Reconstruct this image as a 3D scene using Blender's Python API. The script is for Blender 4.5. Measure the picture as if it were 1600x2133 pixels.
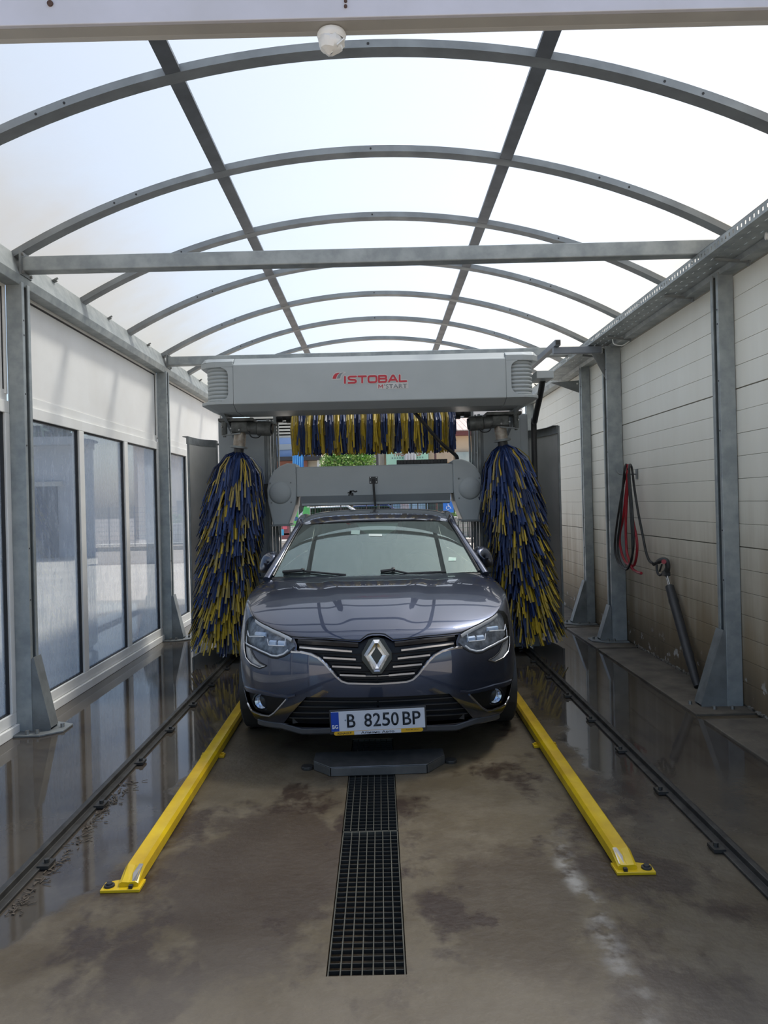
import bpy, bmesh, math, random
import numpy as np
from mathutils import Vector, Matrix, geometry

random.seed(7)
for o in list(bpy.data.objects):
    bpy.data.objects.remove(o)
SC = bpy.context.scene
COL = SC.collection
R = math.radians

# ------------------------------------------------------------------ camera
CAM_H, F_PX, U0, V0, ROLL = 1.5, 1550.0, 790.0, 1048.0, R(1.4)
cam_d = bpy.data.cameras.new('camera')
cam_d.sensor_fit = 'VERTICAL'
cam_d.sensor_height = 36.0
cam_d.sensor_width = 27.0
cam_d.lens = F_PX / 2133.0 * 36.0
cam_d.shift_x = (800 - U0) / 2133.0
cam_d.shift_y = -(1066.5 - V0) / 2133.0
cam_d.clip_start, cam_d.clip_end = 0.05, 400
cam = bpy.data.objects.new('camera', cam_d)
cam.matrix_world = Matrix.Translation((0, 0, CAM_H)) @ Matrix.Rotation(R(90), 4, 'X') @ Matrix.Rotation(-ROLL, 4, 'Z')
COL.objects.link(cam)
SC.camera = cam

# ------------------------------------------------------------------ light
SC.view_settings.view_transform = 'Standard'
SC.view_settings.look = 'None'
SC.view_settings.gamma = 1
SC.view_settings.use_curve_mapping = False
SC.view_settings.exposure = 0.55
SUN_DIR = Vector((0.47, 0.36, 1.0)).normalized()
world = bpy.data.worlds.new('sky')
SC.world = world
world.use_nodes = True
wn = world.node_tree
sky = wn.nodes.new('ShaderNodeTexSky')
sky.sky_type = 'NISHITA'
sky.sun_disc = False
sky.sun_elevation = math.asin(SUN_DIR.z)
sky.sun_rotation = math.atan2(SUN_DIR.x, SUN_DIR.y)
sky.air_density, sky.dust_density, sky.ozone_density = 1.0, 2.5, 1.0
bg = wn.nodes['Background']
bg.inputs['Strength'].default_value = 0.17
wn.links.new(sky.outputs[0], bg.inputs[0])
sun_d = bpy.data.lights.new('sun', 'SUN')
sun_d.energy = 4.6
sun_d.angle = R(9)
sun_d.color = (1.0, 0.95, 0.87)
sun = bpy.data.objects.new('sun', sun_d)
sun.rotation_euler = SUN_DIR.to_track_quat('Z', 'Y').to_euler()
sun.location = SUN_DIR * 30
COL.objects.link(sun)
SC.cycles.max_bounces = 10
SC.cycles.diffuse_bounces = 5
SC.cycles.transparent_max_bounces = 16
SC.cycles.caustics_reflective = False
SC.cycles.caustics_refractive = False
SC.cycles.sample_clamp_indirect = 4.0

# ------------------------------------------------------------------ pixel helpers (photo frame 1600x2133)
_c, _s = math.cos(ROLL), math.sin(ROLL)
def ab(u, v):
    du, dv = u - U0, v - V0
    return (du * _c - dv * _s) / F_PX, (du * _s + dv * _c) / F_PX
def gnd(u, v, z=0.0):
    a, b = ab(u, v); Y = (CAM_H - z) / b
    return Vector((a * Y, Y, z))
def at(u, v, Y):
    a, b = ab(u, v)
    return Vector((a * Y, Y, CAM_H - b * Y))
def onx(u, v, X):
    a, b = ab(u, v); Y = X / a
    return Vector((X, Y, CAM_H - b * Y))
def proj(P):
    x, y, z = P[..., 0], P[..., 1], P[..., 2]
    a = x / y * F_PX; b = (CAM_H - z) / y * F_PX
    return np.stack([U0 + a * _c + b * _s, V0 - a * _s + b * _c], -1)

# ------------------------------------------------------------------ mesh builder
class MB:
    def __init__(s):
        s.v = []; s.f = []; s.m = []
    def add(s, vs, fs, mi=0):
        o = len(s.v)
        s.v += [tuple(p) for p in vs]
        s.f += [tuple(i + o for i in f) for f in fs]
        s.m += [mi] * len(fs)
        return s
    def box(s, c, d, rot=None, mi=0):
        hx, hy, hz = d[0] / 2, d[1] / 2, d[2] / 2
        p = [Vector((x, y, z)) for z in (-hz, hz) for y in (-hy, hy) for x in (-hx, hx)]
        if rot is not None:
            p = [rot @ q for q in p]
        c = Vector(c)
        return s.add([q + c for q in p], [(0, 2, 3, 1), (4, 5, 7, 6), (0, 1, 5, 4), (2, 6, 7, 3), (0, 4, 6, 2), (1, 3, 7, 5)], mi)
    def bb(s, x0, x1, y0, y1, z0, z1, mi=0):
        return s.box(((x0 + x1) / 2, (y0 + y1) / 2, (z0 + z1) / 2), (abs(x1 - x0), abs(y1 - y0), abs(z1 - z0)), None, mi)
    def bar(s, p0, p1, w, h, up=(0, 0, 1), mi=0):
        p0, p1 = Vector(p0), Vector(p1); d = (p1 - p0).normalized(); up = Vector(up)
        a = d.cross(up).normalized(); b = a.cross(d).normalized()
        vs = [p + a * i * w / 2 + b * j * h / 2 for p in (p0, p1) for i, j in ((-1, -1), (1, -1), (1, 1), (-1, 1))]
        return s.add(vs, [(3, 2, 1, 0), (4, 5, 6, 7), (0, 1, 5, 4), (1, 2, 6, 5), (2, 3, 7, 6), (3, 0, 4, 7)], mi)
    def tube(s, pts, r, n=8, caps=True, mi=0, flat=1.0, closed=False):
        pts = [Vector(p) for p in pts]; k = len(pts)
        rs = r if isinstance(r, (list, tuple)) else [r] * k
        vs, fs = [], []
        prev = None
        for i, p in enumerate(pts):
            if closed:
                d = pts[(i + 1) % k] - pts[i - 1]
            else:
                d = pts[min(i + 1, k - 1)] - pts[max(i - 1, 0)]
            d.normalize()
            if prev is None:
                up = Vector((0, 0, 1)) if abs(d.z) < .9 else Vector((1, 0, 0))
                a = d.cross(up).normalized()
            else:
                a = (prev - d * prev.dot(d)).normalized()
            prev = a; b = d.cross(a).normalized()
            for j in range(n):
                t = 2 * math.pi * j / n
                vs.append(p + a * math.cos(t) * rs[i] + b * math.sin(t) * rs[i] * flat)
        for i in range(k if closed else k - 1):
            for j in range(n):
                i2 = (i + 1) % k
                fs.append((i * n + j, i * n + (j + 1) % n, i2 * n + (j + 1) % n, i2 * n + j))
        if caps and not closed:
            fs.append(tuple(range(n))[::-1]); fs.append(tuple((k - 1) * n + j for j in range(n)))
        return s.add(vs, fs, mi)
    def cyl(s, p0, p1, r, n=16, mi=0, r2=None):
        return s.tube([p0, p1], [r, r if r2 is None else r2], n, True, mi)
    def prism(s, poly, o, ax, ay, dep, mi=0):
        """extrude 2-D polygon (in plane o + x*ax + y*ay) by vector dep"""
        o, ax, ay, dep = Vector(o), Vector(ax), Vector(ay), Vector(dep)
        n = len(poly)
        a = [o + ax * p[0] + ay * p[1] for p in poly]
        vs = a + [p + dep for p in a]
        fs = [tuple(range(n))[::-1], tuple(range(n, 2 * n))]
        fs += [(i, (i + 1) % n, n + (i + 1) % n, n + i) for i in range(n)]
        return s.add(vs, fs, mi)
    def lathe(s, prof, o, axis, n=24, mi=0):
        """prof: list of (r, h) about axis"""
        o, axis = Vector(o), Vector(axis).normalized()
        up = Vector((0, 0, 1)) if abs(axis.z) < .9 else Vector((1, 0, 0))
        a = axis.cross(up).normalized(); b = axis.cross(a).normalized()
        vs, fs = [], []
        for r, h in prof:
            for j in range(n):
                t = 2 * math.pi * j / n
                vs.append(o + axis * h + (a * math.cos(t) + b * math.sin(t)) * r)
        for i in range(len(prof) - 1):
            for j in range(n):
                fs.append((i * n + j, i * n + (j + 1) % n, (i + 1) * n + (j + 1) % n, (i + 1) * n + j))
        return s.add(vs, fs, mi)
    def mesh(s, name, mats, smooth=0, fix=True):
        me = bpy.data.meshes.new(name)
        me.from_pydata(s.v, [], s.f)
        for m in (mats if isinstance(mats, (list, tuple)) else [mats]):
            me.materials.append(m)
        if len(me.materials) > 1:
            me.polygons.foreach_set('material_index', s.m)
        if fix:
            bm = bmesh.new(); bm.from_mesh(me)
            bmesh.ops.recalc_face_normals(bm, faces=bm.faces)
            bm.to_mesh(me); bm.free()
        if smooth:
            me.shade_smooth()
            me.set_sharp_from_angle(angle=R(smooth))
        me.update()
        return me
    def build(s, name, mats, parent=None, smooth=0, bevel=0, fix=True):
        return link(name, s.mesh(name, mats, smooth, fix), parent, bevel)

def link(name, data, parent=None, bevel=0):
    o = bpy.data.objects.new(name, data)
    COL.objects.link(o)
    if parent is not None:
        o.parent = parent
    if bevel:
        b = o.modifiers.new('bevel', 'BEVEL'); b.width = bevel; b.segments = 2; b.limit_method = 'ANGLE'; b.angle_limit = R(40)
    return o
def tag(o, label, cat, group=None):
    o['label'] = label; o['category'] = cat
    if group: o['group'] = group
    return o
def struct(o, label=None):
    o['kind'] = 'structure'
    if label: o['label'] = label
    return o
def empty(name, loc=(0, 0, 0), rz=0):
    o = link(name, None); o.location = loc; o.rotation_euler.z = rz
    o.empty_display_size = .1
    return o
def thing(name, label, cat, loc=(0, 0, 0), group=None, rz=0):
    return tag(empty(name, loc, rz), label, cat, group)
def dup(o, parent=None):
    c = o.copy(); COL.objects.link(c); c.parent = parent
    for ch in list(o.children):
        dup(ch, c)
    return c
def rel(parent, p):
    return Vector(p) - parent.location
def catmull(pts, n=8, closed=False):
    pts = [Vector(p) for p in pts]; k = len(pts); out = []
    for i in range(k if closed else k - 1):
        if closed:
            p0, p1, p2, p3 = (pts[(i + q) % k] for q in (-1, 0, 1, 2))
        else:
            p1, p2 = pts[i], pts[i + 1]
            p0 = pts[i - 1] if i else p1 * 2 - p2
            p3 = pts[i + 2] if i + 2 < k else p2 * 2 - p1
        for j in range(n):
            t = j / n
            out.append(.5 * ((2 * p1) + (p2 - p0) * t + (2 * p0 - 5 * p1 + 4 * p2 - p3) * t * t + (3 * p1 - p0 - 3 * p2 + p3) * t ** 3))
    if not closed: out.append(pts[-1])
    return out
def text_mesh(name, body, mat, parent, loc, w, h, rot=(R(90), 0, 0), ext=.001, offset=0.0, space=1.0, align='CENTER'):
    """flat lettering fitted into a w x h box, its centre at loc"""
    cu = bpy.data.curves.new(name, 'FONT'); cu.body = body; cu.size = 1; cu.extrude = 0; cu.offset = offset
    cu.space_character = space; cu.resolution_u = 4
    to = bpy.data.objects.new('t', cu); COL.objects.link(to)
    bpy.context.view_layer.update()
    me = bpy.data.meshes.new_from_object(to.evaluated_get(bpy.context.evaluated_depsgraph_get()))
    bpy.data.objects.remove(to); bpy.data.curves.remove(cu)
    n = len(me.vertices); co = np.empty(n * 3, 'f'); me.vertices.foreach_get('co', co); co = co.reshape(-1, 3)
    lo, hi = co.min(0), co.max(0)
    co[:, 0] = ((co[:, 0] - lo[0]) / (hi[0] - lo[0]) - .5) * w
    co[:, 1] = ((co[:, 1] - lo[1]) / (hi[1] - lo[1]) - .5) * h
    me.vertices.foreach_set('co', co.ravel()); me.materials.clear(); me.materials.append(mat); me.name = name
    bm = bmesh.new(); bm.from_mesh(me)
    r = bmesh.ops.extrude_face_region(bm, geom=bm.faces[:])
    bmesh.ops.translate(bm, verts=[g for g in r['geom'] if isinstance(g, bmesh.types.BMVert)], vec=(0, 0, ext))
    bmesh.ops.recalc_face_normals(bm, faces=bm.faces); bm.to_mesh(me); bm.free()
    o = link(name, me, parent); o.location = loc; o.rotation_euler = rot
    return o

# ------------------------------------------------------------------ materials
def nd(nt, typ, **kw):
    n = nt.nodes.new(typ)
    for k, v in kw.items():
        if k in n.inputs: n.inputs[k].default_value = v
        else: setattr(n, k, v)
    return n
def c4(c): return (c[0], c[1], c[2], 1)
def noise_fac(nt, scale, lo, hi, detail=4, coord='Object', stretch=None, rough=.55):
    tc = nd(nt, 'ShaderNodeTexCoord')
    src = tc.outputs[coord] if coord != 'World' else nd(nt, 'ShaderNodeNewGeometry').outputs['Position']
    if stretch:
        mp = nd(nt, 'ShaderNodeMapping'); mp.inputs['Scale'].default_value = stretch
        nt.links.new(src, mp.inputs[0]); src = mp.outputs[0]
    n = nd(nt, 'ShaderNodeTexNoise', Scale=scale, Detail=detail, Roughness=rough)
    nt.links.new(src, n.inputs['Vector'])
    r = nd(nt, 'ShaderNodeMapRange'); r.inputs[1].default_value = lo; r.inputs[2].default_value = hi
    nt.links.new(n.outputs[0], r.inputs[0])
    return r.outputs[0]
def mixc(nt, fac, a, b):
    m = nd(nt, 'ShaderNodeMix', data_type='RGBA')
    if isinstance(fac, (int, float)): m.inputs[0].default_value = fac
    else: nt.links.new(fac, m.inputs[0])
    for k, q in ((6, a), (7, b)):
        if isinstance(q, (tuple, list)): m.inputs[k].default_value = c4(q)
        else: nt.links.new(q, m.inputs[k])
    return m.outputs[2]
def math_(nt, op, a, b=None, clamp=False):
    m = nd(nt, 'ShaderNodeMath', operation=op, use_clamp=clamp)
    for k, q in ((0, a), (1, b)):
        if q is None: continue
        if isinstance(q, (int, float)): m.inputs[k].default_value = q
        else: nt.links.new(q, m.inputs[k])
    return m.outputs[0]
def smooth_(nt, x, a, b):
    r = nd(nt, 'ShaderNodeMapRange', interpolation_type='SMOOTHSTEP'); r.inputs[1].default_value = a; r.inputs[2].default_value = b
    nt.links.new(x, r.inputs[0]); return r.outputs[0]
def fresnel(nt, ior):
    # the same reflectance on both faces of a thin pane
    g = nd(nt, 'ShaderNodeNewGeometry'); mx = nd(nt, 'ShaderNodeMix'); mx.inputs[2].default_value = ior; mx.inputs[3].default_value = 1 / ior
    nt.links.new(g.outputs['Backfacing'], mx.inputs[0])
    f = nd(nt, 'ShaderNodeFresnel'); nt.links.new(mx.outputs[0], f.inputs['IOR'])
    return f
def new_mat(name):
    m = bpy.data.materials.new(name); m.use_nodes = True
    return m, m.node_tree, m.node_tree.nodes['Principled BSDF']
def M(name, c, c2=None, scale=6, rough=.5, rough2=None, metal=0, coat=0, spec=.5, bump=0, bscale=60, lo=.35, hi=.65, stretch=None, coord='Object', emit=0):
    m, nt, b = new_mat(name)
    b.inputs['Base Color'].default_value = c4(c)
    b.inputs['Roughness'].default_value = rough
    b.inputs['Metallic'].default_value = metal
    b.inputs['Coat Weight'].default_value = coat
    b.inputs['Coat Roughness'].default_value = .03
    b.inputs['Specular IOR Level'].default_value = spec
    f = noise_fac(nt, scale, lo, hi, coord=coord, stretch=stretch)
    if c2 is None: c2 = tuple(q * .88 for q in c)
    nt.links.new(mixc(nt, f, c, c2), b.inputs['Base Color'])
    if rough2 is not None:
        r = nd(nt, 'ShaderNodeMapRange'); r.inputs[3].default_value = rough; r.inputs[4].default_value = rough2
        nt.links.new(f, r.inputs[0]); nt.links.new(r.outputs[0], b.inputs['Roughness'])
    if bump:
        bn = nd(nt, 'ShaderNodeBump', Strength=bump, Distance=.01)
        nt.links.new(noise_fac(nt, bscale, 0, 1, coord=coord, stretch=stretch), bn.inputs['Height'])
        nt.links.new(bn.outputs[0], b.inputs['Normal'])
    if emit:
        b.inputs['Emission Color'].default_value = c4(c); b.inputs['Emission Strength'].default_value = emit
    return m

galv = M('galvanized steel', (.40, .43, .43), (.29, .32, .33), 9, .5, .62, .45, bump=.04, bscale=40)
galv_dark = M('weathered galvanized steel', (.27, .29, .29), (.19, .20, .20), 7, .5, .6, .45)
rail_m = M('dirty rail steel', (.075, .072, .066), (.045, .043, .04), 12, .4, .55, .6)
yellow_m = M('yellow guide paint', (.72, .49, .006), (.55, .34, .01), 5, .32, .45, bump=.05, bscale=30)
bare_m = M('bare worn steel', (.33, .32, .31), None, 20, .35, .5, .8)
white_pvc = M('white window profile', (.88, .87, .84), (.82, .81, .77), 4, .35, .45)
panel_m = M('white wall panel', (.90, .89, .86), (.85, .835, .80), 2.2, .5, .6)
gasket_m = M('black rubber gasket', (.02, .02, .022), None, 10, .6)
gantry_m = M('grey machine plastic', (.43, .465, .475), (.405, .44, .45), 3, .42, .5, bump=.02, bscale=300)
gantry_dk = M('dark grey machine sheet', (.29, .32, .335), (.26, .285, .30), 3, .42, .5)
black_m = M('black plastic', (.018, .018, .019), (.026, .026, .027), 14, .42, .5)
motor_m = M('grey motor casing', (.15, .155, .15), (.08, .085, .08), 14, .5, .65, .35, bump=.1, bscale=30)
steel_m = M('brushed stainless steel', (.5, .5, .49), (.38, .38, .37), 8, .28, .38, .9, stretch=(1, 1, 8))
sleeve_m = M('worn shaft sleeve', (.42, .38, .33), (.30, .25, .20), 22, .45, .6, .5)
white_m = M('white plastic', (.82, .82, .80), (.76, .76, .74), 6, .4)
red_m = M('red logo film', (.55, .03, .05), None, 10, .4)
grey_logo = M('grey logo film', (.24, .27, .29), None, 10, .4)
pale_logo = M('pale logo film', (.62, .60, .59), None, 10, .4)
bolt_m = M('zinc bolt', (.34, .34, .33), None, 20, .4, .5, .8)
# ================================================================== large structure
XL, XR = -2.5, 2.52                 # wall planes
ARCH = [2.79 + 1.155 * k for k in range(9)]      # frame positions along the bay
Y_END = ARCH[-1]
XC, R_A = 0.03, 5.0
Z_APEX = 3.89
def arc_z(x): return Z_APEX - R_A + math.sqrt(R_A ** 2 - (x - XC) ** 2)

# ---- floor material: mottled concrete, standing water along both sides
floor_m, nt, b = new_mat('wet concrete')
geo = nd(nt, 'ShaderNodeNewGeometry'); sep = nd(nt, 'ShaderNodeSeparateXYZ'); nt.links.new(geo.outputs['Position'], sep.inputs[0])
X, Y = sep.outputs[0], sep.outputs[1]
big = noise_fac(nt, .9, .3, .7, 5, 'World'); mid = noise_fac(nt, 3.1, .44, .58, 8, 'World', None, .68); fine = noise_fac(nt, 22, .42, .60, 8, 'World', None, .7)
dry = mixc(nt, big, (.118, .092, .050), (.070, .051, .030))
dry = mixc(nt, math_(nt, 'MULTIPLY', mid, .65), dry, (.145, .118, .078))
dry = mixc(nt, math_(nt, 'MULTIPLY', fine, .25), dry, (.08, .062, .045))
stain = noise_fac(nt, 1.5, .51, .575, 8, 'World', (1.0, .7, 1), .68)
rag = math_(nt, 'MULTIPLY', noise_fac(nt, 2.6, .2, .8, 8, 'World', None, .66), .75)
for sx, sy, sr in ((-.50, 3.05, .62), (.42, 2.75, .40)):          # two soiled patches beside the drain
    dx = math_(nt, 'MULTIPLY', math_(nt, 'SUBTRACT', X, sx), 1.5); dy = math_(nt, 'MULTIPLY', math_(nt, 'SUBTRACT', Y, sy), .8)
    dd = math_(nt, 'SQRT', math_(nt, 'ADD', math_(nt, 'MULTIPLY', dx, dx), math_(nt, 'MULTIPLY', dy, dy)))
    stain = math_(nt, 'MAXIMUM', stain, math_(nt, 'MULTIPLY', smooth_(nt, math_(nt, 'ADD', dd, rag), sr + .42, sr + .22), .8 if sx < 0 else .5))
dry = mixc(nt, math_(nt, 'MULTIPLY', stain, .85), dry, (.036, .022, .016))
lx = math_(nt, 'SUBTRACT', math_(nt, 'SUBTRACT', X, .66), math_(nt, 'MULTIPLY', noise_fac(nt, 1.4, 0, 1, 4, 'World', (.05, 1, 1)), .16))
lime = math_(nt, 'MULTIPLY', smooth_(nt, math_(nt, 'ABSOLUTE', lx), .07, .0), noise_fac(nt, 9, .45, .62, 6, 'World'))
lime = math_(nt, 'MULTIPLY', lime, math_(nt, 'MULTIPLY', smooth_(nt, Y, 3.5, 3.1), smooth_(nt, Y, -.5, .5)))
dry = mixc(nt, math_(nt, 'MULTIPLY', lime, .8), dry, (.36, .34, .30))
pale = math_(nt, 'MULTIPLY', smooth_(nt, math_(nt, 'ADD', Y, math_(nt, 'MULTIPLY', big, .5)), 2.85, 2.3), .5)
dry = mixc(nt, pale, dry, (.165, .142, .112))
edge = math_(nt, 'MULTIPLY', math_(nt, 'SUBTRACT', noise_fac(nt, 2.2, 0, 1, 5, 'World'), .5), .55)
near = math_(nt, 'MULTIPLY', math_(nt, 'SUBTRACT', 2.95, Y), .75)
near = math_(nt, 'MAXIMUM', near, 0.0)
lw = smooth_(nt, math_(nt, 'ADD', math_(nt, 'ADD', math_(nt, 'ADD', X, 1.10), near), edge), .05, -.03)
rw = smooth_(nt, math_(nt, 'ADD', math_(nt, 'SUBTRACT', X, 1.12), edge), -.04, .06)
rw = math_(nt, 'MULTIPLY', rw, smooth_(nt, math_(nt, 'ADD', Y, math_(nt, 'MULTIPLY', edge, 3.0)), 2.6, 4.2))
rw = math_(nt, 'MULTIPLY', rw, smooth_(nt, X, 2.16, 2.10))
cw = math_(nt, 'MULTIPLY', smooth_(nt, Y, 4.4, 5.6), noise_fac(nt, 1.7, .42, .52, 4, 'World'))
wet = math_(nt, 'MAXIMUM', math_(nt, 'MAXIMUM', lw, rw), math_(nt, 'MULTIPLY', cw, .8), True)
inside = math_(nt, 'MULTIPLY', smooth_(nt, Y, -1.0, 0.5), smooth_(nt, Y, 12.6, 11.6))
wet = math_(nt, 'MULTIPLY', wet, inside)
col = mixc(nt, math_(nt, 'MULTIPLY', wet, .72), dry, (.055, .048, .042))
nt.links.new(col, b.inputs['Base Color'])
rg = nd(nt, 'ShaderNodeMapRange'); rg.inputs[3].default_value = .52; rg.inputs[4].default_value = .34
nt.links.new(stain, rg.inputs[0])
rough = mixc(nt, wet, rg.outputs[0], (.035, .035, .035)); nt.links.new(rough, b.inputs['Roughness'])
bn = nd(nt, 'ShaderNodeBump', Distance=.01)
nt.links.new(math_(nt, 'ADD', math_(nt, 'MULTIPLY', math_(nt, 'SUBTRACT', 1.0, wet), .35), .012), bn.inputs['Strength'])
nt.links.new(math_(nt, 'ADD', noise_fac(nt, 26, 0, 1, 6, 'World'), noise_fac(nt, 3, 0, 2, 2, 'World')), bn.inputs['Height'])
nt.links.new(bn.outputs[0], b.inputs['Normal'])
b.inputs['Specular IOR Level'].default_value = .4

PX0, PX1, PY0, PY1 = -.207, .052, 2.365, 4.75      # drain pit
fl = MB()
for x0, x1, y0, y1 in ((-2.6, PX0, -1.5, 12.3), (PX1, 2.62, -1.5, 12.3), (PX0, PX1, -1.5, PY0), (PX0, PX1, PY1, 12.3)):
    fl.add([(x0, y0, 0), (x1, y0, 0), (x1, y1, 0), (x0, y1, 0)], [(0, 1, 2, 3)])
for x0, x1, y0, y1 in ((PX0, PX0, PY0, PY1), (PX1, PX1, PY0, PY1), (PX0, PX1, PY0, PY0), (PX0, PX1, PY1, PY1)):
    fl.add([(x0, y0, 0), (x1, y1, 0), (x1, y1, -.35), (x0, y0, -.35)], [(0, 1, 2, 3)])
fl.add([(PX0, PY0, -.35), (PX1, PY0, -.35), (PX1, PY1, -.35), (PX0, PY1, -.35)], [(0, 1, 2, 3)])
floor = struct(fl.build('floor', floor_m, fix=False), 'wet stained concrete floor of the wash bay')
slab_m = M('dry kerb concrete', (.14, .118, .088), (.085, .072, .054), 5, .6, .75, bump=.2, bscale=40, coord='World')
for y0, y1 in ((2.2, 4.93), (5.05, 7.3), (7.36, 8.55), (8.6, 12.0)):
    MB().bb(2.115, 2.62, y0, y1, -.02, .018).build('kerb_slab', slab_m, floor, bevel=.006)

# ---- outside ground
ground_m = M('sunlit paving', (.50, .45, .39), (.42, .38, .33), .8, .85, .95, bump=.15, bscale=9, coord='World')
g = MB()
for x0, x1, y0, y1 in ((-90, 90, -60, -1.5), (-90, -2.6, -1.5, 12.3), (2.62, 90, -1.5, 12.3), (-90, 90, 12.3, 120)):
    g.add([(x0, y0, -.01), (x1, y0, -.01), (x1, y1, -.01), (x0, y1, -.01)], [(0, 1, 2, 3)])
struct(g.build('ground', ground_m, fix=False), 'pale sunlit paving around the wash bay')

# ---- roof: translucent sheets on flat arches
poly_m = bpy.data.materials.new('translucent polycarbonate'); poly_m.use_nodes = True
nt = poly_m.node_tree; nt.nodes.remove(nt.nodes['Principled BSDF']); out = nt.nodes['Material Output']
geo = nd(nt, 'ShaderNodeNewGeometry'); sep = nd(nt, 'ShaderNodeSeparateXYZ'); nt.links.new(geo.outputs['Position'], sep.inputs[0])
ax = math_(nt, 'ABSOLUTE', math_(nt, 'SUBTRACT', sep.outputs[0], XC))
algae = math_(nt, 'MULTIPLY', smooth_(nt, math_(nt, 'ADD', ax, math_(nt, 'MULTIPLY', noise_fac(nt, 1.6, 0, 1, 4, 'World'), .7)), 1.9, 2.95), .85)
tcol = mixc(nt, algae, (.45, .478, .488), (.44, .355, .21))
grime = noise_fac(nt, 2.4, .45, .8, 5, 'World', (1, .35, 1))
tcol = mixc(nt, math_(nt, 'MULTIPLY', grime, .12), tcol, (.5, .5, .46))
tr = nd(nt, 'ShaderNodeBsdfTranslucent'); nt.links.new(tcol, tr.inputs[0])
df = nd(nt, 'ShaderNodeBsdfDiffuse'); nt.links.new(tcol, df.inputs[0])
gl = nd(nt, 'ShaderNodeBsdfGlossy', Roughness=.25)
m1 = nd(nt, 'ShaderNodeMixShader'); m1.inputs[0].default_value = .16
nt.links.new(tr.outputs[0], m1.inputs[1]); nt.links.new(df.outputs[0], m1.inputs[2])
m2 = nd(nt, 'ShaderNodeMixShader'); m2.inputs[0].default_value = .03
nt.links.new(m1.outputs[0], m2.inputs[1]); nt.links.new(gl.outputs[0], m2.inputs[2])
wv = nd(nt, 'ShaderNodeTexWave', Scale=14.0, bands_direction='Y'); nt.links.new(geo.outputs['Position'], wv.inputs[0])
bp = nd(nt, 'ShaderNodeBump', Strength=.12, Distance=.01); nt.links.new(wv.outputs[0], bp.inputs['Height'])
nt.links.new(bp.outputs[0], df.inputs['Normal'])
tp = nd(nt, 'ShaderNodeBsdfTransparent'); tp.inputs[0].default_value = (.93, .96, .97, 1)
m3 = nd(nt, 'ShaderNodeMixShader'); m3.inputs[0].default_value = .31
nt.links.new(m2.outputs[0], m3.inputs[1]); nt.links.new(tp.outputs[0], m3.inputs[2])
nt.links.new(m3.outputs[0], out.inputs[0])

ceiling = struct(empty('ceiling'), 'arched roof of translucent sheets on flat steel arches')
XS = [XC - 2.5 + 5.0 * i / 40 for i in range(41)]
for k in range(8):
    y0, y1 = ARCH[k] + .004, ARCH[k + 1] - .004
    p = MB(); vs = []
    for x in XS:
        vs += [(x, y0, arc_z(x) + .046), (x, y1, arc_z(x) + .046)]
    p.add(vs, [(2 * i, 2 * i + 2, 2 * i + 3, 2 * i + 1) for i in range(40)])
    p.build('roof_sheet', poly_m, ceiling, smooth=60, fix=False)
purlin_m = M('dark steel purlin', (.17, .19, .215), (.14, .155, .175), 6, .5, .6, .4)
arch_m = M('galvanized arch', (.29, .315, .33), (.23, .25, .265), 6, .5, .6, .4)
def arch_mesh():
    p = MB(); vs = []
    n = Vector
    for x in XS:
        z = arc_z(x); d = Vector((x - XC, 0, z - (Z_APEX - R_A))).normalized()
        for dy, dr in ((-.045, 0), (.045, 0), (.045, .042), (-.045, .042)):
            q = Vector((x, dy, z)) + d * dr; vs.append(q)
    fs = []
    for i in range(40):
        for j in range(4):
            fs.append((4 * i + j, 4 * i + (j + 1) % 4, 4 * i + 4 + (j + 1) % 4, 4 * i + 4 + j))
    fs += [(3, 2, 1, 0), (160, 161, 162, 163)]
    return p.add(vs, fs).mesh('arch', arch_m, 40)
am = arch_mesh()
for k, y in enumerate(ARCH):
    o = link('arch', am, ceiling); o.location.y = y
for px in (-1.025, .915):
    z = arc_z(px); ang = math.atan2(-(px - XC), math.sqrt(R_A ** 2 - (px - XC) ** 2))
    p = MB().box((0, 0, .018), (.082, Y_END - 2.79, .036), Matrix.Rotation(0, 3, 'Y'))
    o = p.build('purlin', purlin_m, ceiling); o.location = (px, (Y_END + 2.79) / 2, z + .001); o.rotation_euler.y = -ang
# rivets in the arches
rv = MB().cyl((0, -.0475, .02), (0, -.044, .02), .007, 8).mesh('rivet', gasket_m)
for k in range(1, 7):
    for x in (-1.75, -1.6, .0, 1.55, 1.75):
        o = link('rivet', rv, ceiling); o.location = (x, ARCH[k], arc_z(x))

# eave beams (folded section) and roof clips
eave_m = galv
for side, xx in ((-1, XL), (1, XR)):
    p = MB(); s = -side
    prof = [(0, 3.04), (.10, 3.04), (.115, 3.10), (.10, 3.135), (.045, 3.272), (0, 3.272)]
    p.prism(prof, (xx, 2.7, 0), (s, 0, 0), (0, 0, 1), (0, Y_END - 2.6, 0))
    o = p.build('eave_beam', galv, ceiling, bevel=.004)
    for k in range(1, 8):
        for q in (.5,):
            y = ARCH[k] + q * 1.155
            x = xx + s * .062
            c = MB().box((0, 0, 0), (.035, .05, .008)).box((s * .02, 0, .008), (.03, .012, .012))
            o = c.build('roof_clip', galv_dark, ceiling); o.location = (x, y, 3.255); o.rotation_euler.y = .4 * side

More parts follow.
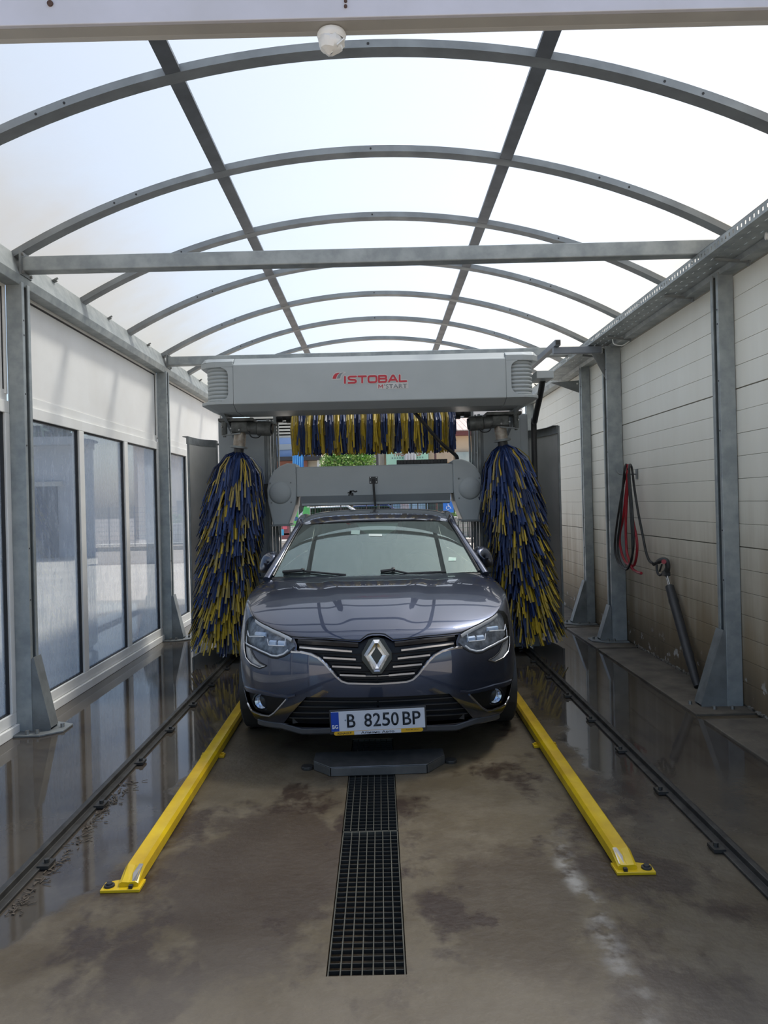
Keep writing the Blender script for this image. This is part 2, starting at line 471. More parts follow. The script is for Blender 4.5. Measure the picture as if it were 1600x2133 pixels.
# ---- front portal fascia
fas = struct(empty('trim_1'), 'pale painted beam across the entrance')
FY = 2.79
fascia_m = M('painted fascia', (.60, .60, .66), (.54, .54, .58), 3, .45, .55)
fascia_low = M('grey beam flange', (.40, .39, .36), (.34, .33, .31), 3, .5, .6)
MB().bb(-2.55, 2.57, FY - .05, FY - .03, 3.291, 3.75).build('fascia_board', fascia_m, fas, bevel=.003)
MB().prism([(-.03, 3.291), (.02, 3.286), (.02, 3.30), (-.03, 3.30)], (-2.55, FY, 0), (0, 1, 0), (0, 0, 1), (5.12, 0, 0)).build('lower_beam', fascia_low, fas)
MB().bb(-2.55, 2.57, FY + .02, FY + .05, 3.286, 3.33).build('edge_strip', M('pale edge strip', (.52, .51, .48), None, 3, .5), fas, bevel=.002)
for u, v in ((105, 8), (720, 14), (720, 3)):
    q = at(u, v, FY - .05)
    MB().cyl((q.x, FY - .056, q.z), (q.x, FY - .05, q.z), .011 if v == 8 else .006, 12).build('bolt', M('rusty bolt', (.09, .05, .035), None, 20, .8), fas)
lamp = thing('wrapped_lamp', 'small white lamp wrapped in plastic hanging under the entrance beam', 'lamp')
q = at(690, 72, FY + .0)
lamp.location = (q.x, FY + .03, 3.286)
pts = []
MB().lathe([(.0, 0.0), (.052, -.002), (.056, -.012), (.052, -.022), (.046, -.03)], (0, 0, 0), (0, 0, 1), 20).build('mount', white_m, lamp, smooth=50)
p = MB().lathe([(.047, -.026), (.05, -.04), (.046, -.055), (.034, -.068), (.018, -.078), (.006, -.084), (0, -.084)], (0, 0, 0), (.12, 0, 1), 14)
rnd = random.Random(3)
p.v = [(x + rnd.uniform(-.004, .004), y + rnd.uniform(-.004, .004), z + rnd.uniform(-.003, .003)) for x, y, z in p.v]
p.build('plastic_wrap', white_m, lamp, smooth=25)
p = MB().box((.034, -.012, -.056), (.035, .05, .004), Matrix.Rotation(-.7, 3, 'Y')); p.build('flap', white_m, lamp)

# ---- tie beams
def tie(y, z, label):
    t = thing('tie_beam', label, 'beam', (0, y, z))
    MB().box(((XL + XR) / 2, 0, 0), (XR - XL - .22, .10, .10)).build('tube', galv, t, bevel=.008)
    for s, xx in ((1, XL + .115), (-1, XR - .115)):
        MB().box((xx, 0, 0), (.012, .16, .16)).build('end_plate', galv_dark, t)
        for dy, dz in ((-.06, .06), (-.06, -.06), (.06, .06), (.06, -.06)):
            MB().cyl((xx, dy, dz), (xx + s * .02, dy, dz), .011, 6).build('bolt', bolt_m, t)
    return t
tie(ARCH[2], 3.185, 'galvanized tie beam spanning the bay above the car bonnet, drip-stained')
tie(ARCH[5], 3.185, 'galvanized tie beam just behind the top of the wash gantry')
tie(ARCH[8], 3.185, 'galvanized tie beam at the exit end of the bay')

# ---- posts with gussets
def post(y, side, label, w=.12, d=.11, zt=3.06, gus=(.52, .27), slabz=0.0):
    xx = XL if side < 0 else XR
    s = -side
    t = thing('steel_post', label, 'post', (xx + s * .004, y, slabz))
    # open C section: web and two lips
    c = MB()
    c.prism([(0, -w / 2), (d, -w / 2), (d, -w / 2 + .035), (d - .012, -w / 2 + .035), (d - .012, -w / 2 + .012), (.012, -w / 2 + .012), (.012, w / 2 - .012), (d - .012, w / 2 - .012), (d - .012, w / 2 - .035), (d, w / 2 - .035), (d, w / 2), (0, w / 2)],
            (0, 0, .012), (s, 0, 0), (0, 1, 0), (0, 0, zt - slabz - .012))
    c.build('column', galv, t, bevel=.003)
    gh, gx = gus
    for dy in (-.05, .05):
        MB().prism([(d, .012), (d + gx, .012), (d + gx, .045), (d + .02, gh), (d, gh)], (0, dy - .005, 0), (s, 0, 0), (0, 0, 1), (0, .010, 0)).build('gusset', galv_dark, t)
    MB().bar((s * (d + .012), 0, gh + .01), (s * (d + gx), 0, .03), .112, .012, (s, 0, .3)).build('gusset_flange', galv_dark, t)
    MB().prism([(.004, -.16), (d + gx - .03, -.16), (d + gx + .09, -.06), (d + gx + .09, .10), (d + gx - .03, .16), (.004, .16)], (0, 0, 0), (s, 0, 0), (0, 1, 0), (0, 0, .014)).build('base_plate', galv_dark, t, bevel=.003)
    for bx, by in ((d + gx + .05, 0.02), (d + gx - .06, -.12), (d + gx - .06, .12), (d, -.13)):
        MB().cyl((s * bx, by, .012), (s * bx, by, .04), .013, 6).build('bolt', bolt_m, t)
    for z in (.9, 1.25, 1.95, 2.3, 2.7, 2.8):
        MB().cyl((s * (d - .004), -w / 2 + .018, z), (s * (d + .002), -w / 2 + .018, z), .006, 8).build('bolt_hole', gasket_m, t)
    return t
post(ARCH[2], -1, 'galvanized steel post with gusset at the entrance end of the three-pane window', gus=(.50, .12))
post(ARCH[5] - .05, -1, 'galvanized steel post with gusset between the three-pane window and the splash guard', gus=(.50, .12))
post(ARCH[8], -1, 'galvanized steel post at the exit end of the windowed wall', gus=(.50, .12))
post(5.27, 1, 'galvanized steel post whose gusset has the black lance standing behind it', gus=(.54, .18), slabz=.0)
post(7.72, 1, 'thick galvanized post with hoses hanging beside it and a bent arm on top', w=.15, d=.15, gus=(.36, .12), slabz=.018)
post(8.82, 1, 'slim galvanized post between the thick arm post and the right side brush', w=.10, d=.10, gus=(.5, .17), slabz=.018)
post(ARCH[8], 1, 'galvanized steel post at the exit end of the ribbed panel wall', slabz=.018)

# ---- left wall: white panels above, windows below
wall_left = struct(empty('wall_left'), 'white panelled wall with tall windows')
glass_m = bpy.data.materials.new('spotted window glass'); glass_m.use_nodes = True
nt = glass_m.node_tree; nt.nodes.remove(nt.nodes['Principled BSDF']); out = nt.nodes['Material Output']
trn = nd(nt, 'ShaderNodeBsdfTransparent'); trn.inputs[0].default_value = (.78, .83, .86, 1)
dfs = nd(nt, 'ShaderNodeBsdfDiffuse'); dfs.inputs[0].default_value = (.62, .66, .72, 1)
tls = nd(nt, 'ShaderNodeBsdfTranslucent'); tls.inputs[0].default_value = (.62, .68, .76, 1)
ad = nd(nt, 'ShaderNodeMixShader'); ad.inputs[0].default_value = .55
nt.links.new(dfs.outputs[0], ad.inputs[1]); nt.links.new(tls.outputs[0], ad.inputs[2])
streak = noise_fac(nt, 7, .46, .66, 6, 'World', (1, 4.5, .9), .65)
haze = noise_fac(nt, .8, .35, .7, 3, 'World')
ff = math_(nt, 'ADD', math_(nt, 'MULTIPLY', streak, .16), math_(nt, 'ADD', .19, math_(nt, 'MULTIPLY', haze, .20)))
mx = nd(nt, 'ShaderNodeMixShader'); nt.links.new(ff, mx.inputs[0]); nt.links.new(trn.outputs[0], mx.inputs[1]); nt.links.new(ad.outputs[0], mx.inputs[2])
gls = nd(nt, 'ShaderNodeBsdfGlossy', Roughness=.02)
fr = fresnel(nt, 1.45)
mx2 = nd(nt, 'ShaderNodeMixShader'); nt.links.new(fr.outputs[0], mx2.inputs[0]); nt.links.new(mx.outputs[0], mx2.inputs[1]); nt.links.new(gls.outputs[0], mx2.inputs[2])
nt.links.new(mx2.outputs[0], out.inputs[0])

wins = 0
for y0, y1 in ((1.70, ARCH[2] - .06), (ARCH[2] + .06, ARCH[5] - .11), (ARCH[5] + .01, ARCH[8] - .06)):
    MB().bb(XL - .05, XL - .012, y0 + .03, y1 - .03, 2.33, 3.02).build('upper_panel', panel_m, wall_left)
    # dark joint along the panel's top and far end, cover strips
    for a in ((y0, y1, 3.02, 3.05), (y0, y0 + .03, 2.30, 3.02), (y1 - .03, y1, 2.30, 3.02)):
        MB().bb(XL - .05, XL + .004, a[0], a[1], a[2], a[3]).build('panel_bead', white_pvc, wall_left, bevel=.003)
    for a in ((y0 + .03, y1 - .03, 3.008, 3.02), (y1 - .042, y1 - .03, 2.33, 3.008)):
        MB().bb(XL - .02, XL - .008, a[0], a[1], a[2], a[3]).build('panel_gasket', gasket_m, wall_left)
    MB().bb(XL - .05, XL - .004, y0, y1, 2.255, 2.327).build('cover_strip', white_pvc, wall_left, bevel=.002)
    wins += 1
    w = struct(empty('window_%d' % wins), 'tall white-framed window band with spotted glass')
    n = 3; pw = (y1 - y0) / n
    MB().bb(XL - .05, XL + .012, y0, y1, 2.168, 2.252).build('top_rail', white_pvc, w, bevel=.004)
    MB().bb(XL - .05, XL + .012, y0, y1, .07, .147).build('bottom_rail', white_pvc, w, bevel=.004)
    MB().bb(XL - .05, XL + .03, y0, y1, .0, .066).build('sill', white_pvc, w, bevel=.004)
    for k in range(n + 1):
        yy = y0 + k * pw
        a, c = (yy - .05, yy + .05) if 0 < k < n else ((yy, yy + .06) if k == 0 else (yy - .06, yy))
        MB().bb(XL - .05, XL + .012, a, c, .147, 2.168).build('mullion', white_pvc, w, bevel=.004)
    for k in range(n):
        a = y0 + k * pw + .05; c = y0 + (k + 1) * pw - .05
        if k == 0: a += .01
        if k == n - 1: c -= .01
        MB().bb(XL - .028, XL - .022, a, c, .147, 2.168).build('pane', glass_m, w)
        q = MB()
        q.bb(XL - .03, XL - .004, c - .014, c, .147, 2.168).bb(XL - .03, XL - .004, a, a + .008, .147, 2.168)
        q.bb(XL - .03, XL - .004, a, c, 2.158, 2.168).bb(XL - .03, XL - .004, a, c, .147, .155)
        q.build('glazing_gasket', gasket_m, w)

# ---- right wall: ribbed sandwich panels, grimy towards the floor
rw_m, nt, b = new_mat('grimy wall panel')
geo = nd(nt, 'ShaderNodeNewGeometry'); sep = nd(nt, 'ShaderNodeSeparateXYZ'); nt.links.new(geo.outputs['Position'], sep.inputs[0])
Yp, Zp = sep.outputs[1], sep.outputs[2]
drip = noise_fac(nt, 3.2, .3, .75, 6, 'World', (1, 1.8, .16), .6)
blot = noise_fac(nt, 1.3, .25, .75, 5, 'World')
lev = math_(nt, 'ADD', math_(nt, 'MULTIPLY', drip, .7), math_(nt, 'MULTIPLY', blot, .5))
low = smooth_(nt, math_(nt, 'SUBTRACT', Zp, math_(nt, 'MULTIPLY', lev, .8)), 1.05, -.25)
clean = mixc(nt, math_(nt, 'MULTIPLY', drip, .4), (.88, .87, .79), (.74, .71, .61))
tan_ = math_(nt, 'MULTIPLY', smooth_(nt, Zp, 2.2, .9), .6)
clean = mixc(nt, tan_, clean, (.48, .425, .32))
c = mixc(nt, low, clean, (.27, .205, .125))
c = mixc(nt, math_(nt, 'MULTIPLY', smooth_(nt, Zp, .5, .05), math_(nt, 'ADD', .45, math_(nt, 'MULTIPLY', drip, .5))), c, (.075, .055, .034))
chip = math_(nt, 'MULTIPLY', noise_fac(nt, 11, .60, .64, 6, 'World'), smooth_(nt, Zp, .33, .12))
c = mixc(nt, chip, c, (.50, .49, .47))
nt.links.new(c, b.inputs['Base Color'])
b.inputs['Roughness'].default_value = .5
nt.links.new(mixc(nt, low, (.42, .42, .42), (.6, .6, .6)), b.inputs['Roughness'])
wall_right = struct(empty('wall_right'), 'pale ribbed sandwich-panel wall, brown with grime lower down')
core_m = M('panel joint', (.22, .20, .165), None, 10, .8)
MB().bb(XR + .012, XR + .08, 2.0, Y_END + .1, .0, 3.06).build('backing', core_m, wall_right)
z = .03; rr = random.Random(5); k = 0
while z < 3.02:
    h = .158; top = min(z + h, 3.045)
    joint = (k % 7 == 6)
    for y0, y1 in ((2.0, 5.27), (5.27, 8.82), (8.82, Y_END + .1)):
        x = XR + rr.uniform(-.001, .001)
        p = MB(); e = .004
        p.prism([(0, z + .0008), (.02, z + .0008), (.02, top - (.007 if joint else .0015)), (0, top - (.007 if joint else .0015))], (x, y0 + .0015, 0), (1, 0, 0), (0, 0, 1), (0, y1 - y0 - .003, 0))
        p.build('panel_rib', rw_m, wall_right, bevel=.002)
    z = top; k += 1
# ragged mortar line at the foot of the wall
mort_m = M('crumbled foam', (.28, .26, .22), (.12, .10, .08), 30, .9)
p = MB(); rr = random.Random(9); y = 4.2
while y < 7.4:
    if 5.15 < y < 5.42: y += .05; continue
    w = rr.uniform(.012, .03); hh = rr.uniform(.008, .022)
    p.box((XR - .006, y, .02 + hh / 2), (.012, w, hh), Matrix.Rotation(rr.uniform(-.5, .5), 3, 'X')); y += w * rr.uniform(.7, 2.2)
o = p.build('foam_crumbs', mort_m, wall_right); o['kind'] = 'stuff'
# ================================================================== floor equipment
def rail(x, label):
    t = thing('gantry_rail', label, 'rail', (x, 0, 0))
    MB().prism([(-.045, 0), (.045, 0), (.045, .012), (.012, .014), (.012, .04), (-.012, .04), (-.012, .014), (-.045, .012)], (0, .6, 0), (1, 0, 0), (0, 0, 1), (0, 11.2, 0)).build('rail_profile', rail_m, t, bevel=.003)
    s = 1 if x < 0 else -1
    cm = MB().box((s * .055, 0, .012), (.05, .07, .014)).cyl((s * .058, 0, .015), (s * .058, 0, .034), .011, 6).mesh('clamp', rail_m)
    for k in range(13):
        o = link('clamp', cm, t); o.location.y = 1.9 + k * .62
    return t
rail(-1.497, 'dark steel floor rail running along the windowed side of the bay')
rail(1.443, 'dark steel floor rail running along the ribbed panel wall side')

# yellow wheel guides
def guide(p0, p1, out, label):
    t = thing('wheel_guide', label, 'guide rail', (p0[0], p0[1], 0))
    d = Vector((p1[0] - p0[0], p1[1] - p0[1], 0)); L = d.length; t.rotation_euler.z = math.atan2(-d.x, d.y)
    prof = [(-.040, .008), (-.040, .048), (-.028, .062), (.0, .056), (.028, .062), (.040, .048), (.040, .008)]
    MB().prism(prof, (0, .10, 0), (1, 0, 0), (0, 0, 1), (0, L - .1, 0)).build('channel', yellow_m, t, smooth=30)
    # sloped end
    p = MB()
    a = [(x, .10, z) for x, z in prof]; e = [(x * .95, .015, .008 + (z - .008) * .42) for x, z in prof]
    n = len(prof); p.add(a + e, [(i, (i + 1) % n, n + (i + 1) % n, n + i) for i in range(n)] + [tuple(range(n, 2 * n))])
    p.build('end_ramp', yellow_m, t)
    MB().prism([(-out * .05, -.01), (out * .105, -.01), (out * .105, .055), (out * .05, .075), (-out * .05, .075)], (0, 0, 0), (1, 0, 0), (0, 1, 0), (0, 0, .012)).build('foot_plate', yellow_m, t, bevel=.002)
    MB().lathe([(0, .026), (.012, .026), (.013, .02), (.02, .019), (.021, .012)], (out * .078, .022, 0), (0, 0, 1), 16).build('anchor_bolt', black_m, t, smooth=40)
    MB().bb(-out * .005, -out * .02, -.004, .01, .012, .024).build('drain_slot', black_m, t)
    pp = MB().add([(-out * .032, .02, .033), (-out * .012, .02, .031), (-out * .006, .055, .047), (-out * .018, .098, .0625), (-out * .034, .098, .0615)], [(0, 1, 2, 3, 4)])
    pp.build('worn_patch', bare_m, t)
    for y in (1.55, 3.1, 4.6):
        for s in (-1, 1):
            MB().box((s * .055, y, .008), (.03, .05, .012)).cyl((s * .058, y, .01), (s * .058, y, .026), .009, 6).build('side_lug', yellow_m, t)
    return t
guide((-1.025, 2.92), (-1.06, 8.6), -1, 'yellow wheel guide rail with scraped end on the window side of the car')
guide((.957, 2.96), (.995, 8.6), 1, 'yellow wheel guide rail with round bolt on the panel wall side of the car')

# drain gratings
grate_d = M('dark grating bar', (.055, .055, .05), (.035, .035, .03), 8, .5, .6, .4)
grate_m = M('galvanized grating', (.13, .125, .10), (.08, .078, .065), 8, .45, .6, .5)
def grating(y0, y1, label, dx):
    t = thing('drain_grating', label, 'grating', ((PX0 + PX1) / 2, y0, 0))
    w = PX1 - PX0 - .012; L = y1 - y0 - .006
    for s in (-1, 1):
        MB().bb(s * w / 2 - .002, s * w / 2 + .002, 0, L, -.028, -.004).build('edge_bar', grate_m, t)
    for yy in (0, L):
        MB().bb(-w / 2, w / 2, yy - .002, yy + .002, -.028, -.004).build('end_bar', grate_m, t)
    lb = MB().bb(-.0018, .0018, 0, L, -.028, -.002).mesh('bearing_bar', grate_m)
    for k in range(6):
        o = link('bearing_bar', lb, t); o.location.x = -w / 2 + (k + 1) * w / 7 + dx
    cb = MB().bb(-w / 2, w / 2, -.0015, .0015, -.022, -.008).mesh('cross_bar', grate_d)
    n = int(L / .037)
    for k in range(1, n):
        o = link('cross_bar', cb, t); o.location.y = k * L / n
    return t
grating(PY0 + .003, 3.415, 'steel floor grating lying in the open drain, end without the bumper plate', .004)
grating(3.418, PY1 - .003, 'steel floor grating running under the grey bumper plate below the car', -.003)

stop = thing('bumper_plate', 'grey folded metal plate with angled corners on the floor under the bumper', 'metal plate', (-.035, 4.1, 0))
sp = M('dull plate steel', (.20, .20, .195), (.13, .13, .125), 7, .33, .45, .7)
P0 = [(-.27, 0), (.265, .012), (.372, .16), (.372, .27), (-.372, .25), (-.372, .11)]
MB().prism(P0, (0, 0, .046), (1, 0, 0), (0, 1, 0), (0, 0, .006)).build('top_sheet', sp, stop, bevel=.004)
for i, (a, c) in enumerate(zip(P0[-1:] + P0[:3], P0[:4])):
    a, c = Vector((a[0], a[1], .024)), Vector((c[0], c[1], .024)); dd = (c - a).normalized() * .003
    MB().bar(a + dd, c - dd, .004, .044).build('folded_edge', sp, stop, bevel=.0015)
for s in (-1, 1):
    MB().cyl((s * .41, .13 + (.05 if s > 0 else 0), 0), (s * .41, .13 + (.05 if s > 0 else 0), .018), .035, 14).build('floor_stud', rail_m, stop, bevel=.003)

# ================================================================== cable tray and brackets along the ribbed wall
tr_ = thing('cable_tray', 'perforated galvanized cable tray along the top of the ribbed wall', 'cable tray', (2.2, 3.0, 3.075))
L = 6.9
p = MB().bb(0, .003, 0, L, 0, .018).bb(0, .003, 0, L, .042, .062).bb(0, .012, 0, L, .060, .063)
y = 0.0
while y < L:
    p.bb(0, .003, y, y + .030, .018, .042); y += .05
p.build('slotted_side', galv, tr_)
p = MB().bb(.003, .062, 0, L, 0, .002).bb(.069, .141, 0, L, 0, .002).bb(.148, .207, 0, L, 0, .002)
y = 0.0
while y < L:
    p.bb(.062, .069, y, y + .06, .0, .002).bb(.141, .148, y, y + .06, 0, .002); y += .1
p.build('slotted_base', galv, tr_)
MB().bb(.207, .21, 0, L, 0, .06).build('back_side', galv, tr_)
for i, (u, v, lab) in enumerate(((1520, 519, 'dark tray bracket rod, the one nearest the lance post'), (1410, 596, 'dark tray bracket rod between the lance post and the hoses'), (1286, 680, 'dark tray bracket with a wire loop above the hoses'), (1232, 728, 'dark bent tray bracket next to the slim post'))):
    q = onx(u, v, 2.37)
    t = thing('tray_bracket', lab, 'bracket', (2.37, q.y, 3.045))
    MB().bar((-.1, 0, .02), (.11, -.03, -.01), .018, .018).build('rod', galv_dark, t)
    MB().box((.11, -.03, -.012), (.012, .03, .05)).build('rod_end', galv_dark, t)
    if i == 2:
        MB().tube(catmull([(-.05, 0, .0), (-.04, -.02, -.05), (.03, -.04, -.07), (.1, -.04, -.03)], 6), .006, 6).build('wire_loop', white_m, t, smooth=60)
tb = thing('angle_bracket', 'small triangular bracket with a hole on the wall near the right brush', 'bracket', (2.44, 9.15, 2.87))
MB().prism([(-.30, .06), (0.06, .08), (.06, -.07), (.045, -.07)], (0, 0, 0), (1, 0, 0), (0, 0, 1), (0, .012, 0)).build('plate', galv_dark, tb)
MB().cyl((.03, -.002, .04), (.03, .014, .04), .012, 10).build('hole_rim', white_m, tb)
cd = thing('corrugated_conduit', 'white corrugated conduit with black end poking out under the cable tray', 'conduit', (2.33, 4.42, 3.03))
pr = []
for k in range(24): pr.append((.024 if k % 2 else .019, k * .006))
MB().lathe(pr, (0, 0, 0), (.75, -.5, -.12), 12).build('sleeve', white_m, cd, smooth=30)
MB().cyl((.118, -.079, -.019), (.16, -.108, -.026), .018, 12).build('end_plug', black_m, cd)

arm = thing('supply_arm', 'bent square-tube arm on the thick post reaching to the wash gantry', 'arm', (2.36, 7.72, 3.015))
bz = M('blue grey tube', (.22, .25, .29), (.18, .20, .23), 4, .5)
MB().box((-.27, 0, .02), (.50, .06, .07)).build('cross_arm', bz, arm, bevel=.006)
MB().box((-.49, .95, .085), (.06, 2.1, .06)).build('long_arm', bz, arm, bevel=.006)
MB().box((-.49, -.104, .085), (.045, .004, .045)).build('end_cap', black_m, arm)
MB().prism([(-.12, -.02), (.06, -.02), (.06, -.28), (.02, -.28)], (0, -.005, 0), (1, 0, 0), (0, 0, 1), (0, .010, 0)).build('gusset', galv_dark, arm)

# ================================================================== hoses and lance on the ribbed wall
hose_blk = M('black hose rubber', (.016, .017, .017), (.03, .03, .03), 20, .5)
hose_red = M('red hose rubber', (.36, .018, .03), (.27, .015, .02), 16, .42)
def wpt(u, v, dx=0.0): return onx(u, v, XR - .13 - dx)
def wpl(u, v, dx=0.0): return onx(u, v, XR - .045 - dx)
hk = thing('hose_hook', 'short steel hook on the ribbed wall holding the hoses', 'hook', wpt(1306, 988, -.03))
HK = hk.location.copy()
MB().tube(catmull([(.095, 0, 0), (-.05, 0, 0), (-.085, .01, .02), (-.09, .02, .055)], 6), .007, 8).build('hook_bar', galv_dark, hk, smooth=60)
MB().box((.095, 0, 0), (.008, .05, .10)).build('back_plate', galv_dark, hk)
def loops(name, specs, r, m, label, extra=None, cat='hose'):
    pts = []
    for (pp, dx) in specs:
        pts += [wpt(u, v, dx) for u, v in pp]
    base = pts[0]
    t = thing(name, label, cat, base)
    MB().tube([q - base for q in catmull(pts, 6)], r, 8).build('hose_line', m, t, smooth=60)
    return t
k = loops('black_hose', [
    ([(1313, 968), (1301, 1000), (1290, 1060), (1283, 1110), (1281, 1145), (1288, 1172), (1300, 1184), (1309, 1180), (1317, 1160), (1317, 1120), (1313, 1050), (1309, 990), (1306, 970)], .03),
    ([(1302, 974), (1297, 1020), (1293, 1080), (1287, 1130), (1290, 1165), (1304, 1186), (1314, 1170), (1320, 1130), (1317, 1060), (1312, 1000), (1311, 971)], .055),
    ([(1316, 974), (1322, 1020), (1330, 1070), (1338, 1110), (1346, 1150), (1353, 1168), (1360, 1174)], -.03)], .011, hose_blk,
    'black pressure hose looped over the hook and running to the lance')
loops('red_hose', [
    ([(1309, 970), (1311, 1020), (1318, 1080), (1326, 1120), (1327, 1150), (1322, 1175), (1314, 1178), (1304, 1172), (1296, 1155), (1291, 1130), (1292, 1108)], .015),
    ([(1298, 1080), (1305, 1020), (1308, 968), (1308, 1000), (1304, 1080), (1305, 1140), (1310, 1165), (1317, 1184), (1328, 1192), (1336, 1194)], .03)], .013, hose_red,
    'red hose looped over the wall hook with a short loose end')
lan = thing('pressure_lance', 'black pressure-washer lance with trigger gun leaning against the ribbed wall', 'pressure washer', wpl(1458, 1398, .05))
LO = lan.location.copy(); LO.z = .03; lan.location = LO
def lp(u, v, dx=.03): return wpl(u, v, dx) - LO
lance_m = M('black lance sleeve', (.03, .031, .033), (.045, .045, .046), 9, .5)
top_, bot_ = lp(1395, 1222, .02), Vector((-.02, 0.0, 0.0))
dirv = (bot_ - top_).normalized()
prof = [(.0, 0), (.036, 0), (.038, .12), (.042, .15), (.038, .18), (.036, .62), (.040, .66), (.036, .70), (.03, .9), (.026, (bot_ - top_).length - .005), (0, (bot_ - top_).length)]
MB().lathe(prof, top_, dirv, 18).build('sleeve', lance_m, lan, smooth=40)
gp = lp(1385, 1185, .02)
for off in (-.016, .016):
    MB().cyl(gp + Vector((0, off, 0)) + dirv * .06, top_ + Vector((0, off, 0)) + dirv * .02, .008, 10).build('lance_pipe', steel_m, lan, smooth=40)
MB().box(gp + dirv * .05, (.05, .075, .04)).build('clamp', lance_m, lan, bevel=.006)
h = [lp(1362, 1176, .02), lp(1370, 1171, .03), lp(1380, 1166, .035), lp(1388, 1168, .035), lp(1391, 1178, .03), lp(1390, 1190, .025)]
MB().tube(catmull(h, 5), [.014] * 6 + [.022] * (len(catmull(h, 5)) - 6), 10).build('gun_body', lance_m, lan, smooth=60)
MB().tube(catmull([lp(1368, 1176, .03), lp(1369, 1190, .03), lp(1374, 1198, .03), lp(1383, 1192, .03), lp(1388, 1182, .03)], 5), .011, 8).build('trigger_guard', lance_m, lan, smooth=60)
MB().tube([lp(1379, 1176, .03), lp(1374, 1190, .03)], .008, 8).build('trigger', lance_m, lan)
MB().cyl(lp(1383, 1170, .06), lp(1383, 1170, .08), .02, 14).build('red_badge', hose_red, lan)
MB().cyl(lp(1352, 1167, .02), lp(1363, 1176, .02), .013, 10).build('hose_coupling', steel_m, lan)

# ================================================================== splash guards beside the brushes
def guard(pts, z0, z1, label, rod_to, clad):
    t = thing('splash_guard', label, 'splash guard', (pts[0][0], pts[0][1], 0))
    o = Vector((pts[0][0], pts[0][1], 0))
    cv = [Vector((q.x, q.y, 0)) - o for q in catmull([(a, b2, 0) for a, b2 in pts], 6)]
    def wallstrip(za, zb, th, m, nm):
        p = MB(); n = len(cv); vs = []
        for i, c in enumerate(cv):
            d = (cv[min(i + 1, n - 1)] - cv[max(i - 1, 0)]).normalized(); nn = Vector((-d.y, d.x, 0)) * th
            vs += [c + Vector((0, 0, za)), c + nn + Vector((0, 0, za)), c + nn + Vector((0, 0, zb)), c + Vector((0, 0, zb))]
        fs = [(4 * i + j, 4 * i + (j + 1) % 4, 4 * i + 4 + (j + 1) % 4, 4 * i + 4 + j) for i in range(n - 1) for j in range(4)]
        fs += [(0, 1, 2, 3), (4 * n - 1, 4 * n - 2, 4 * n - 3, 4 * n - 4)]
        p.add(vs, fs).build(nm, m, t, smooth=40)
    wallstrip(z0, z1 - .07, .006, clad, 'curved_sheet')
    wallstrip(z1 - .075, z1, .02, galv_dark, 'top_band')
    wallstrip(z1, z1 + .006, .06, galv_dark, 'top_flange')
    for c in (cv[0], cv[-1]):
        MB().bar(c + Vector((0, 0, z0)), c + Vector((0, 0, z1)), .02, .02, (1, 0, 0)).build('edge_bar', galv_dark, t)
    MB().tube([cv[-1] + Vector((0, 0, z1 - .04)), Vector(rod_to) - o], .011, 8).build('stay_rod', galv_dark, t)
    MB().cyl(cv[-1] * .45 + (Vector(rod_to) - o) * .55 + Vector((0, 0, (z1 - .04) * .45 - .02)), cv[-1] * .45 + (Vector(rod_to) - o) * .55 + Vector((0, 0, (z1 - .04) * .45 + .02)), .018, 8).build('rod_nut', galv_dark, t)
    for z in (.28, 1.2):
        MB().bar(cv[-1] + Vector((0, 0, z)), Vector((rod_to[0], rod_to[1], z)) - o, .03, .03).build('lower_stay', galv_dark, t)
    return t
clad_m = M('splash guard sheet', (.46, .46, .44), (.40, .40, .38), 3, .42, .5)
guard([(-1.975, 7.75), (-1.955, 8.0), (-1.90, 8.2), (-1.80, 8.32)], .06, 2.24, 'curved grey splash guard sheet beside the brush on the window side', (-1.62, 8.2, 2.2), clad_m)
guard([(1.885, 7.75), (1.865, 8.0), (1.80, 8.2), (1.69, 8.32)], .06, 2.26, 'curved grey splash guard sheet beside the brush on the ribbed wall side', (1.54, 8.2, 2.22), clad_m)

# wet leaf litter caught along the rail
rr = random.Random(77); p = MB()
for _ in range(170):
    y = rr.uniform(2.75, 4.1); x = -1.43 + abs(rr.gauss(0, .03)) + .002
    L_ = rr.uniform(.008, .035); a = rr.uniform(0, 3.14)
    d = Vector((math.cos(a), math.sin(a), rr.uniform(-.1, .25))) * L_; q = Vector((x, y, .004))
    p.bar(q, q + d, rr.uniform(.002, .008), .002)
o = tag(p.build('leaf_litter', M('wet litter', (.05, .038, .026), (.10, .075, .05), 40, .6)), 'dark wet leaf litter caught along the window-side floor rail', 'debris'); o['kind'] = 'stuff'
# ================================================================== wash gantry
GX = -.06                     # gantry centre line
gan = thing('wash_gantry', 'grey rollover car-wash gantry with a wide header and two side columns', 'car wash', (GX, 6.8, 0))
def gp_(x, y, z): return Vector((x - GX, y - 6.8, z))
